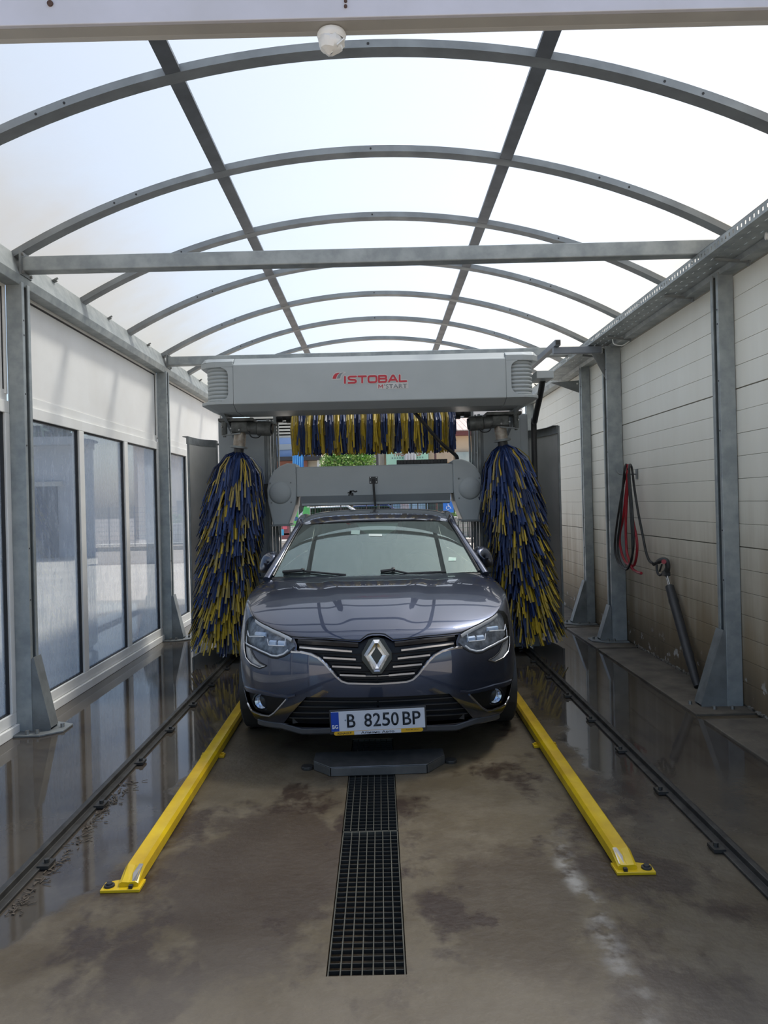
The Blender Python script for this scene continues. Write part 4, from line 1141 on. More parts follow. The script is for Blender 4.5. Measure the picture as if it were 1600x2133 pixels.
def to_img(r):
    """car-local surface point, mirrored to the window side, to photo pixel"""
    return proj(np.stack([CX - r[..., 0], CY + r[..., 1], r[..., 2]], -1))
_T, _V = np.meshgrid(np.linspace(0, 7, 141), np.linspace(0, 10, 161), indexing='ij')
_G = N1(_T, _V); _I = to_img(_G)
def inv(target, fn, grid, mask=None):
    d = ((grid - np.array(target)) ** 2).sum(-1)
    if mask is not None: d = np.where(mask, d, 1e9)
    k = np.unravel_index(np.argmin(d), d.shape)
    t, v = _T[k], _V[k]; e = 1e-3; t0_, v0_, d0_ = t, v, d[k]
    for _ in range(8):
        p = fn(N1(np.array(t), np.array(v)))
        J = np.stack([(fn(N1(np.array(t + e), np.array(v))) - p) / e, (fn(N1(np.array(t), np.array(v + e))) - p) / e], -1)
        try: st = np.linalg.solve(J, np.array(target) - p)
        except Exception: break
        st = np.clip(st, -.3, .3)
        t = float(np.clip(t + st[0], 0, 7)); v = float(np.clip(v + st[1], 0, 10))
    if abs(t - t0_) > .35 or abs(v - v0_) > .35: t, v = float(t0_), float(v0_)
    return t, v
_N = N1.normal(_T, _V); _N = _N * np.sign((_N * (_G - np.array([0, 1.3, .3]))).sum(-1, keepdims=True))
_view = np.array([CX, -CY, CAM_H]) - _G; _view /= np.linalg.norm(_view, axis=-1, keepdims=True)
FRONT = (_V < 6.2) & ((_N * _view).sum(-1) > .14)          # only the part of the nose that faces the photographer
Z5 = lambda L_: [(480 + a / 5, 1230 + b_ / 5) for a, b_ in L_]
def trace(L_):
    # points close to the silhouette are drawn in a little so that they land on the surface
    return [inv(q, to_img, _I, FRONT) for q in Z5([(a if a > 170 else 170 - (170 - a) * .5, b_) for a, b_ in L_])]
def dens(P, closed=True, n=4):
    out_ = []
    m = len(P)
    for i in range(m if closed else m - 1):
        a, c = P[i], P[(i + 1) % m]
        for k in range(n): out_.append((a[0] + (c[0] - a[0]) * k / n, a[1] + (c[1] - a[1]) * k / n))
    if not closed: out_.append(P[-1])
    return out_
head_p = [(672, 580), (640, 490), (500, 430), (380, 372), (285, 322), (238, 268), (185, 290), (145, 340), (120, 430), (117, 520), (165, 555), (260, 602), (370, 655), (430, 685), (490, 690), (560, 668), (625, 628)]
drl_p = [(125, 545), (128, 620), (160, 700), (215, 765), (308, 805), (376, 782), (312, 748), (258, 700), (230, 645), (214, 605), (208, 592)]
gril_p = [(1525, 470), (1480, 470), (1430, 480), (1390, 505), (1350, 535), (1250, 530), (1000, 508), (665, 500), (695, 575), (690, 628), (780, 640), (860, 665), (930, 702), (990, 758), (1050, 828), (1110, 898), (1160, 943), (1220, 962), (1400, 968), (1525, 970)]
fog_p = [(85, 1010), (150, 1045), (330, 1085), (480, 1115), (590, 1128), (545, 1190), (475, 1265), (410, 1308), (340, 1300), (230, 1258), (150, 1200), (95, 1130)]
low_p = [(1525, 1110), (1000, 1112), (790, 1110), (715, 1190), (620, 1295), (550, 1385), (700, 1418), (1050, 1425), (1525, 1425)]
HEAD, DRL, GRIL, FOG, LOW = (trace(q) for q in (head_p, drl_p, gril_p, fog_p, low_p))
for P in (GRIL, LOW):                       # close exactly on the centre line
    P[0] = (0.0, P[0][1]); P[-1] = (0.0, P[-1][1])
# wheel arch in side view
_S = np.stack([_G[..., 1], _G[..., 2]], -1)
def inv_side(y, z): return inv((y, z), lambda r: np.stack([r[..., 1], r[..., 2]], -1), _S, (_T > 4.2) & (_V < 6))
WY, WZ, WR = .93, .318, .352
ARCHP = []
for a in np.linspace(math.pi - .36 + .75, -.36 - .03, 25):
    y, z = WY - WR * math.cos(a) * -1 * -1, WZ + WR * math.sin(a)
    if z > .20: ARCHP.append(inv_side(WY + WR * math.cos(a), z))
ARCHP = [(ARCHP[0][0], 0.0)] + ARCHP + [(ARCHP[-1][0], 0.0)]

def inpoly(pts, P):
    P = np.array(P); x, y = pts[:, 0], pts[:, 1]; r = np.zeros(len(pts), bool); j = len(P) - 1
    for i in range(len(P)):
        xi, yi, xj, yj = P[i, 0], P[i, 1], P[j, 0], P[j, 1]
        with np.errstate(divide='ignore', invalid='ignore'):
            c = ((yi > y) != (yj > y)) & (x < (xj - xi) * (y - yi) / (yj - yi + 1e-15) + xi)
        r ^= c; j = i
    return r
KT, KV = .24, .22                                   # parameter to metre, roughly
polys = {'head': dens(HEAD), 'drl': dens(DRL), 'grille': dens(GRIL), 'fog': dens(FOG), 'low': dens(LOW), 'arch': dens(ARCHP, n=2)}
def cdt(netT, netV, nt_, nv_, polys, kt, kv):
    gt, gv = np.meshgrid(np.linspace(0, netT, nt_), np.linspace(0, netV, nv_), indexing='ij')
    pts = np.stack([gt.ravel(), gv.ravel()], -1)
    # keep grid points away from constraint edges
    keep = np.ones(len(pts), bool)
    border = (pts[:, 0] < 1e-6) | (pts[:, 0] > netT - 1e-6) | (pts[:, 1] < 1e-6) | (pts[:, 1] > netV - 1e-6)
    edges = []; cp_ = []
    for P in polys.values():
        o = len(cp_); cp_ += P; m = len(P)
        edges += [(o + i, o + (i + 1) % m) for i in range(m)]
    cpn = np.array(cp_) if cp_ else np.zeros((0, 2))
    for c in cpn:
        keep &= (((pts - c) * [kt, kv]) ** 2).sum(-1) > .004 ** 2
    pts = pts[keep | border]
    allp = np.concatenate([cpn, pts], 0)
    vs = [Vector((p[0] * kt, p[1] * kv)) for p in allp]
    r = geometry.delaunay_2d_cdt(vs, edges, [], 0, 1e-5)
    V = np.array([(p.x / kt, p.y / kv) for p in r[0]]); T = np.array([tuple(f) for f in r[2]])
    return V, T
V2, T2 = cdt(7, 10, 85, 110, polys, KT, KV)
cen = V2[T2].mean(1)
owner = np.full(len(T2), 'body', dtype=object)
for nm in ('low', 'fog', 'grille', 'drl', 'head', 'arch'):
    owner[inpoly(cen, polys[nm])] = nm
area = np.abs(np.cross(V2[T2[:, 1]] - V2[T2[:, 0]], V2[T2[:, 2]] - V2[T2[:, 0]]))
ok_ = area > 1e-9
S1 = N1(V2[:, 0], V2[:, 1]); NN1 = N1.normal(V2[:, 0], V2[:, 1])
NN1 = NN1 * np.sign((NN1 * (S1 - np.array([0, 1.3, .3]))).sum(-1, keepdims=True))

def patch(name, S, N, T, mats, parent, off=0.0, rim=None, both=True, side=1, rim_to=None):
    """triangles T of surface S pushed by off along N; rim walls run back to the surface"""
    idx = np.unique(T); mp = -np.ones(len(S), int); mp[idx] = np.arange(len(idx))
    P = S[idx] + N[idx] * off; t = mp[T]; nn = N[idx]
    fs = t.copy()
    # consistent winding with N
    fn = np.cross(P[t[:, 1]] - P[t[:, 0]], P[t[:, 2]] - P[t[:, 0]])
    flip = (fn * nn[t].mean(1)).sum(-1) < 0
    fs[flip] = fs[flip][:, ::-1]
    verts = P; nrm = nn
    if off and rim:
        ed = {}
        for f in fs:
            for a, c in ((f[0], f[1]), (f[1], f[2]), (f[2], f[0])):
                if (c, a) in ed: del ed[(c, a)]
                else: ed[(a, c)] = 1
        ed = [e for e in ed if not (abs(P[e[0], 0]) < 1e-4 and abs(P[e[1], 0]) < 1e-4)]
        o = len(P); extra = []; ef = []; en = []
        for a, c in ed:
            k = o + len(extra)
            extra += [P[a], P[c], P[c] - nn[c] * off, P[a] - nn[a] * off]
            ef += [(k, k + 3, k + 2), (k, k + 2, k + 1)]
            d = np.cross(P[c] - P[a], -nn[a] * off); d = d / (np.linalg.norm(d) + 1e-9) * (-1 if off > 0 else 1)
            d = -d if off > 0 else d
            en += [d] * 4
        verts = np.concatenate([P, np.array(extra)]); fs = np.concatenate([fs, np.array(ef)]); nrm = np.concatenate([nn, np.array(en)])
    if both:
        n = len(verts); mv = verts * [-1, 1, 1]
        if side == 0: pass
        verts_all = np.concatenate([verts, mv]); fs_all = np.concatenate([fs, fs[:, ::-1] + n]); nr_all = np.concatenate([nrm, nrm * [-1, 1, 1]])
    elif side < 0:
        verts_all, fs_all, nr_all = verts * [-1, 1, 1], fs[:, ::-1], nrm * [-1, 1, 1]
    else:
        verts_all, fs_all, nr_all = verts, fs, nrm
    me = bpy.data.meshes.new(name)
    me.from_pydata(verts_all.tolist(), [], fs_all.tolist())
    me.materials.append(mats)
    me.shade_smooth()
    if len(me.vertices) == len(nr_all):
        me.normals_split_custom_set_from_vertices([tuple(q) for q in nr_all])
    me.update()
    return link(name, me, parent)
def tri(nm):
    T = T2[(owner == nm) & ok_]
    if nm in ('drl', 'head', 'fog'):                 # drop stray slivers: keep the largest connected piece
        par = {}
        def find(a):
            while par[a] != a: par[a] = par[par[a]]; a = par[a]
            return a
        for f in T:
            for a in f: par.setdefault(int(a), int(a))
            for a in f[1:]: par[find(int(a))] = find(int(f[0]))
        root = np.array([find(int(f[0])) for f in T]); u, c = np.unique(root, return_counts=True)
        T = T[root == u[np.argmax(c)]]
    return T
body = patch('front_body', S1, NN1, tri('body'), paint, car)
grl = patch('grille', S1, NN1, tri('grille'), mesh_black, car, -.018, True)
lowg = patch('lower_intake', S1, NN1, tri('low'), mesh_black, car, -.03, True)
for s in (1, -1):
    hl = patch('headlight', S1, NN1, tri('head'), lamp_in, car, -.028, True, both=False, side=s)
    patch('lens', S1, NN1, tri('head'), lens_m, hl, 0.001, False, both=False, side=s)
    patch('running_light', S1, NN1, tri('drl'), M('running light lens', (.42, .43, .44), (.28, .285, .295), 9, .15, metal=.3, coat=1), car, -.006, True, both=False, side=s)
    fg = patch('fog_recess', S1, NN1, tri('fog'), mesh_black, car, -.022, True, both=False, side=s)

# ---- details placed on the traced surface
def sp_(L_, off=0.0):
    out_ = []
    for t, v in L_:
        q = N1(np.array(t), np.array(v)); n = N1.normal(np.array(t), np.array(v)); n = n * np.sign(n @ (q - np.array([0, 1.3, .3])))
        out_.append(Vector(q + n * off))
    return out_
def curve_(px, off=0.0, n=6, centre=False):
    P = trace(px)
    if centre: P[-1] = (0.0, P[-1][1])
    return sp_(dens(P, False, n), off)
def mir(pts): return [Vector((-q.x, q.y, q.z)) for q in pts]
def ribbon(name, pts, w, h, mat, parent, both=True, up=(0, 0, 1)):
    """strip of height w following pts, standing h proud"""
    def one(ps):
        p = MB(); vs = []
        n = len(ps)
        for i, q in enumerate(ps):
            d = (ps[min(i + 1, n - 1)] - ps[max(i - 1, 0)]).normalized()
            nn = d.cross(Vector(up)).normalized()
            if nn.y > 0: nn = -nn
            u = d.cross(nn).normalized()
            if u.z < 0: u = -u
            vs += [q - u * w / 2, q + nn * h - u * w * .28, q + nn * h + u * w * .28, q + u * w / 2]
        fs = [(4 * i + j, 4 * i + j + 1, 4 * i + 5 + j, 4 * i + 4 + j) for i in range(n - 1) for j in range(3)]
        fs += [(0, 1, 2, 3), (4 * n - 1, 4 * n - 2, 4 * n - 3, 4 * n - 4)]
        p.add(vs, fs); return p
    res = []
    sets = [pts]
    if both: sets.append(mir(pts))
    for ps in sets: res.append(one(ps).build(name, mat, parent, smooth=35))
    return res
edge_pts = curve_([(640, 636), (740, 640), (840, 662), (920, 698), (985, 755), (1050, 828), (1110, 898), (1165, 943), (1230, 962), (1525, 969)], .001, 5, True)
full = edge_pts + mir(edge_pts)[::-1][1:]
ribbon('chrome_surround', full, .017, .012, chrome, grl, both=False)
for a, c in (((722, 582), (1268, 628)), ((970, 694), (1308, 714)), ((1060, 787), (1362, 800)), ((1140, 877), (1408, 887))):
    ribbon('chrome_bar', curve_([a, ((a[0] + c[0]) / 2, (a[1] + c[1]) / 2), c], -.012, 4), .018, .016, chrome, grl)
for v in (655, 745, 838, 925):
    x0 = {655: 800, 745: 990, 838: 1080, 925: 1170}[v]
    ribbon('grille_slat', curve_([(x0, v - 4), (1240, v + 8), (1525, v + 12)], -.016, 5), .006, .008, gloss_black, grl)
ribbon('grille_lip', curve_([(1300, 889), (1525, 889)], -.010, 6), .006, .012, chrome, grl)
# gloss panel between bonnet edge and top bar
for v, w in ((540, .03),):
    ribbon('gloss_strip', curve_([(700, 525), (1000, 545), (1330, 565)], -.012, 5), .034, .008, gloss_black, grl)
# bonnet shut line
ribbon('bonnet_gap', curve_([(240, 262), (285, 315), (380, 366), (500, 424), (640, 482), (1000, 500), (1250, 520), (1345, 524), (1388, 492), (1430, 462), (1480, 452), (1525, 450)], .0005, 4, True), .010, .0015, gasket_m, body)
# emblem: faceted chrome diamond ring with dark surround
em = empty('emblem'); em.parent = car
q = sp_([(0.0, trace([(1525, 675)])[0][1])])[0]; em.location = (0, q.y - .006, q.z); em.rotation_euler.x = R(-8); em.scale = (.88, .9, .88)
hexa = [(-.016, .112), (.016, .112), (.05, .102), (.098, .02), (.098, -.03), (.03, -.118), (-.03, -.118), (-.098, -.03), (-.098, .02), (-.05, .102)]
MB().prism(hexa, (0, .012, 0), (1, 0, 0), (0, 0, 1), (0, -.014, 0)).build('badge_surround', gloss_black, em, bevel=.004)
k_ = .0033
O = [(-.020, .100), (.020, .100), (.082, .003), (.020, -.100), (-.020, -.100), (-.082, .003)]
I = [(0, .056), (0, .056), (.037, .002), (0, -.056), (0, -.056), (-.037, .002)]
p = MB()
def ring(Q, y): return [Vector((a, y, z)) for a, z in Q]
mid = [((a[0] * .52 + c[0] * .48), (a[1] * .52 + c[1] * .48)) for a, c in zip(O, I)]
vs = ring(O, -.006) + ring(mid, -.030) + ring(I, -.012)
fs = [(i, (i + 1) % 6, 6 + (i + 1) % 6, 6 + i) for i in range(6)] + [(6 + i, 6 + (i + 1) % 6, 12 + (i + 1) % 6, 12 + i) for i in range(6)]
p.add(vs, fs).build('chrome_diamond', chrome, em, fix=True)
# headlamp internals
for s in (1, -1):
    hl = [o for o in car.children if o.name.startswith('headlight')][0 if s > 0 else 1]
    fl2 = (lambda L_: L_) if s > 0 else mir
    for pts, w in (([(165, 548), (260, 596), (370, 648), (430, 677), (490, 682), (555, 662), (605, 620)], .010),
                   ([(176, 548), (178, 470), (188, 420), (200, 480), (350, 482)], .006), ([(390, 505), (402, 570), (565, 578), (575, 500)], .006)):
        ribbon('light_guide', fl2(curve_(pts, .003, 10)), w, .003, drl_m, hl, both=False)
    ribbon('upper_trim', fl2(curve_([(262, 318), (300, 348), (390, 396), (510, 452), (600, 495), (640, 520)], .002, 8)), .022, .003, lamp_in if False else M('satin lamp trim', (.70, .70, .70), None, 9, .35, metal=.2), hl, both=False)
    for cx_, cy_, w_ in ((300, 440, 55), (430, 535, 34), (525, 540, 40)):
        c0 = curve_([(cx_ - w_, cy_ + 4), (cx_ + w_, cy_ + 10)], -.018, 3)
        p = MB()
        for off, sc in ((0, 1),):
            A = fl2(c0)
            p2 = ribbon('projector', A, .034 if cx_ != 300 else .026, .012, led_m, hl, both=False)
    ribbon('lamp_seal', fl2(curve_([(672, 592), (625, 642), (560, 682), (490, 704), (430, 699), (370, 669), (260, 616), (165, 569)], .003, 10)), .010, .002, gasket_m, hl, both=False)
    ribbon('lamp_seal', fl2(curve_([(214, 612), (232, 655), (260, 706), (312, 754), (378, 785), (308, 812), (210, 772)], .003, 10)), .008, .002, gasket_m, hl, both=False)
    ribbon('drl_edge', fl2(curve_([(130, 545), (134, 620), (164, 697), (218, 760), (308, 800), (368, 783)], .003, 10)), .006, .003, drl_m if False else chrome, car, both=False)
    # fog lamp
    fc = sp_([trace([(298, 1165)])[0]], -.02)[0]; fc = fl2([fc])[0]
    fgo = [o for o in car.children if o.name.startswith('fog_recess')][0 if s > 0 else 1]
    ax3 = Vector((.25 * s, -1, 0)).normalized()
    MB().lathe([(.056, -.012), (.056, .008), (.048, .012), (.046, .0)], fc, ax3, 28).build('lamp_bezel', gloss_black, fgo, smooth=40)
    MB().lathe([(.046, .002), (.040, .010), (.025, .016), (0, .018)], fc, ax3, 24).build('lamp_lens', lens_m, fgo, smooth=60)
    p = MB().lathe([(.044, .004), (.03, -.008), (.012, -.014), (0, -.014)], fc, ax3, 12)
    p.build('reflector', M('lamp reflector', (.75, .82, .92), (.25, .32, .45), 55, .12, metal=.8), fgo)
    ribbon('fog_chrome', fl2(curve_([(140, 1180), (225, 1248), (340, 1298), (408, 1305), (462, 1270), (520, 1205), (584, 1132)], .001, 8)), .012, .006, chrome, car, both=False)
    ribbon('bumper_fold', fl2(curve_([(150, 1003), (330, 1046), (480, 1083), (600, 1103), (680, 1092)], .002, 8)), .016, .010, paint, car, both=False)
# lower intake slats
for v in (1165, 1225, 1290, 1350):
    x0 = {1165: 750, 1225: 690, 1290: 640, 1350: 600}[v]
    ribbon('intake_slat', curve_([(x0, v - 4), (1000, v), (1525, v + 2)], -.028, 6), .010, .016, black_m, lowg)
# grey skid lip along the bottom
lp_ = curve_([(330, 1420), (540, 1402), (640, 1430), (745, 1462), (1050, 1452), (1525, 1450)], .004, 5, True)
ribbon('front_lip', lp_ + mir(lp_)[::-1][1:], .040, .008, lip_m, car, both=False)

# ---- number plate
pl = empty('number_plate'); pl.parent = car
pc = at(787.5, 1499, CY - .045)
pl.location = (pc.x - CX, -.045, pc.z); pl.rotation_euler.y = R(-1.4)
pw_, ph_ = .520, .110
plate_w = M('plate white', (.60, .62, .66), (.57, .59, .63), 8, .35)
plate_b = M('plate blue', (.005, .055, .38), None, 8, .35)
plate_y = M('holder yellow', (.72, .40, .02), None, 8, .4)
ink = M('plate ink', (.006, .012, .02), None, 8, .4)
MB().box((0, .008, -.004), (pw_ + .018, .014, ph_ + .026)).build('holder', black_m, pl, bevel=.004)
MB().box((0, -.001, 0), (pw_, .004, ph_)).build('plate', plate_w, pl, bevel=.0015)
MB().box((-pw_ / 2 + .0215, -.0035, 0), (.043, .002, ph_ - .004)).build('country_band', plate_b, pl)
def ptxt(nm, s_, m, u0, u1, zc, h, off=.012):
    sc = pw_ / 1200.0                      # zoomed plate is about 1200 px wide, starting at 185
    x0, x1 = (u0 - 785) * sc, (u1 - 785) * sc
    return text_mesh(nm, s_, m, pl, ((x0 + x1) / 2, -.0035, zc), x1 - x0, h, (R(90), 0, 0), .001, off)
ptxt('letter_region', 'B', ink, 388, 495, 0.002, .074)
for i, (ch_, a, c) in enumerate((('8', 610, 706), ('2', 722, 820), ('5', 838, 938), ('0', 952, 1050))): ptxt('digit', ch_, ink, a, c, .002, .074)
ptxt('letter_series', 'B', ink, 1100, 1210, .002, .074); ptxt('letter_series', 'P', ink, 1226, 1330, .002, .074)
text_mesh('country_letters', 'BG', white_m, pl, (-pw_ / 2 + .0215, -.0045, -.028), .032, .022, (R(90), 0, 0), .0008, .02)
MB().lathe([(0, -.0045), (.005, -.0045), (.005, -.003)], ((368 - 785) * pw_ / 1200, 0, .006), (0, 1, 0), 10).build('seal', M('plate seal', (.2, .25, .3), None, 9, .4), pl)
st_ = MB().prism([(-.235 + .012 * math.cos(t) - .0, -.0655 + .0105 * math.sin(t)) for t in np.linspace(math.pi / 2, 3 * math.pi / 2, 9)] + [(.235 + .012 * math.cos(t), -.0655 + .0105 * math.sin(t)) for t in np.linspace(-math.pi / 2, math.pi / 2, 9)], (0, .0, 0), (1, 0, 0), (0, 0, 1), (0, -.004, 0))
st_.build('dealer_strip', plate_y, pl)
MB().bb(-.135, .125, -.0055, -.003, -.0755, -.056).build('dealer_panel', plate_w, pl)
text_mesh('dealer_brand', 'RENAULT', ink, pl, (-.188, -.0042, -.0655), .078, .0115, (R(90), 0, 0), .0006, .01)
text_mesh('dealer_name', 'Алианс Авто', ink, pl, (-.005, -.0055, -.0655), .185, .0135, (R(90), 0, 0), .0006, .012)
text_mesh('dealer_phone', 'Auto 80 18 8 2', ink, pl, (.188, -.0042, -.0625), .075, .006, (R(90), 0, 0), .0006)

# ---- side and rear body
def st2(y, w, zb=0.0, inset=0.0):
    xs = [.855, .885, .905, .912, .912, .894, .880, .868, .848, .818, .787]
    zs = [.195, .265, .40, .55, .665, .885, .906, .921, .939, .956, .968]
    return [(x * w, y, z + zb * max(0, (z - .5) / .47)) for x, z in zip(xs, zs)]
rows = [st2(1.40, 1), st2(1.9, 1.0, .005), st2(2.5, 1.0, .012), st2(3.1, 1.0, .02), st2(3.6, .995, .03), st2(4.0, .96, .035), st2(4.22, .86, .035), st2(4.32, .66, .03), st2(4.36, .35, .03), st2(4.37, 0.0, .03)]
N2 = Net(rows, mirror=False)
_T2, _V2 = np.meshgrid(np.linspace(0, 9, 121), np.linspace(0, 10, 101), indexing='ij'); _G2 = N2(_T2, _V2)
def inv2(y, z):
    d = (_G2[..., 1] - y) ** 2 + (_G2[..., 2] - z) ** 2; d = np.where(_T2 < 7, d, 9); k = np.unravel_index(np.argmin(d), d.shape)
    return float(_T2[k]), float(_V2[k])
A2 = []
for a in np.linspace(math.pi + .33, -.33, 25):
    y, z = WY + 2.67 + WR * math.cos(a), WZ + WR * math.sin(a)
    if z > .205: A2.append(inv2(y, z))
A2 = [(A2[0][0], 0.0)] + A2 + [(A2[-1][0], 0.0)]
pv = {'arch': dens(A2, n=2)}
Vb, Tb = cdt(9, 10, 70, 40, pv, .35, .1)
cb = Vb[Tb].mean(1); keep = ~inpoly(cb, pv['arch'])
S2 = N2(Vb[:, 0], Vb[:, 1]); NB = N2.normal(Vb[:, 0], Vb[:, 1]); NB = NB * np.sign((NB * (S2 - np.array([0, 2.6, .5]))).sum(-1, keepdims=True))
patch('rear_body', S2, NB, Tb[keep], paint, car)
def patch_net(name, net, mat, parent, nt_=24, nv_=24, mirror=True, centre=(0, 2.2, .6), side=1):
    gt, gv = np.meshgrid(np.linspace(0, net.nt, nt_), np.linspace(0, net.nv, nv_), indexing='ij')
    S = net(gt.ravel(), gv.ravel()); N = net.normal(gt.ravel(), gv.ravel()); N = N * np.sign((N * (S - np.array(centre))).sum(-1, keepdims=True))
    T = []
    for i in range(nt_ - 1):
        for j in range(nv_ - 1):
            a = i * nv_ + j; T += [(a, a + nv_, a + nv_ + 1), (a, a + nv_ + 1, a + 1)]
    return patch(name, S, N, np.array(T), mat, parent, both=mirror, side=side)
WS = [[(0.0, 1.05, 0.99), (0.0, 1.261, 1.122), (0.0, 1.478, 1.245), (0.0, 1.7, 1.358)], [(0.25, 1.057, 0.992), (0.238, 1.268, 1.123), (0.227, 1.484, 1.245), (0.215, 1.706, 1.357)], [(0.47, 1.076, 0.995), (0.443, 1.285, 1.124), (0.417, 1.5, 1.243), (0.39, 1.72, 1.353)], [(0.645, 1.104, 0.996), (0.605, 1.311, 1.122), (0.565, 1.523, 1.239), (0.525, 1.74, 1.346)], [(0.735, 1.13, 0.993), (0.686, 1.334, 1.118), (0.637, 1.543, 1.233), (0.588, 1.758, 1.339)]]
N3 = Net(WS)
wsh = patch_net('windscreen', N3, car_glass, car, 30, 30)
RF = [
 [(0, 1.695, 1.362), (0, 1.86, 1.412), (0, 2.35, 1.458), (0, 3.0, 1.442), (0, 3.55, 1.385)],
 [(.215, 1.70, 1.361), (.215, 1.865, 1.410), (.22, 2.35, 1.456), (.22, 3.0, 1.440), (.22, 3.55, 1.383)],
 [(.39, 1.714, 1.357), (.39, 1.88, 1.405), (.40, 2.35, 1.449), (.40, 3.0, 1.433), (.40, 3.55, 1.376)],
 [(.525, 1.735, 1.350), (.525, 1.90, 1.393), (.54, 2.35, 1.435), (.54, 3.0, 1.416), (.53, 3.55, 1.36)],
 [(.605, 1.765, 1.333), (.615, 1.93, 1.366), (.63, 2.35, 1.400), (.63, 3.0, 1.380), (.61, 3.55, 1.325)]]
patch_net('roof', Net(RF), paint, car, 24, 30)
RG = [
 [(0, 3.54, 1.388), (0, 3.85, 1.29), (0, 4.12, 1.14), (0, 4.36, .985)],
 [(.22, 3.54, 1.384), (.22, 3.85, 1.285), (.24, 4.11, 1.137), (.25, 4.35, .985)],
 [(.40, 3.54, 1.374), (.41, 3.84, 1.27), (.43, 4.08, 1.13), (.46, 4.32, .985)],
 [(.53, 3.54, 1.352), (.55, 3.82, 1.24), (.59, 4.04, 1.11), (.63, 4.24, .985)],
 [(.61, 3.54, 1.312), (.65, 3.79, 1.20), (.70, 3.98, 1.09), (.75, 4.10, .99)]]
patch_net('rear_window', Net(RG), M('dark privacy glass', (.012, .015, .017), None, 8, .08, coat=1), car, 20, 20)
SG = [[(.79, 1.26, .966), (.74, 1.42, 1.09), (.69, 1.58, 1.2), (.63, 1.78, 1.322)],
      [(.793, 1.9, .972), (.755, 1.95, 1.11), (.70, 2.05, 1.24), (.64, 2.2, 1.362)],
      [(.793, 2.5, .98), (.757, 2.5, 1.12), (.705, 2.5, 1.255), (.645, 2.5, 1.372)],
      [(.793, 3.1, .988), (.757, 3.1, 1.12), (.705, 3.06, 1.25), (.645, 3.0, 1.358)],
      [(.785, 3.6, .998), (.752, 3.55, 1.11), (.70, 3.5, 1.22), (.63, 3.5, 1.32)],
      [(.76, 4.08, 1.0), (.72, 3.98, 1.07), (.68, 3.84, 1.17), (.62, 3.58, 1.31)]]
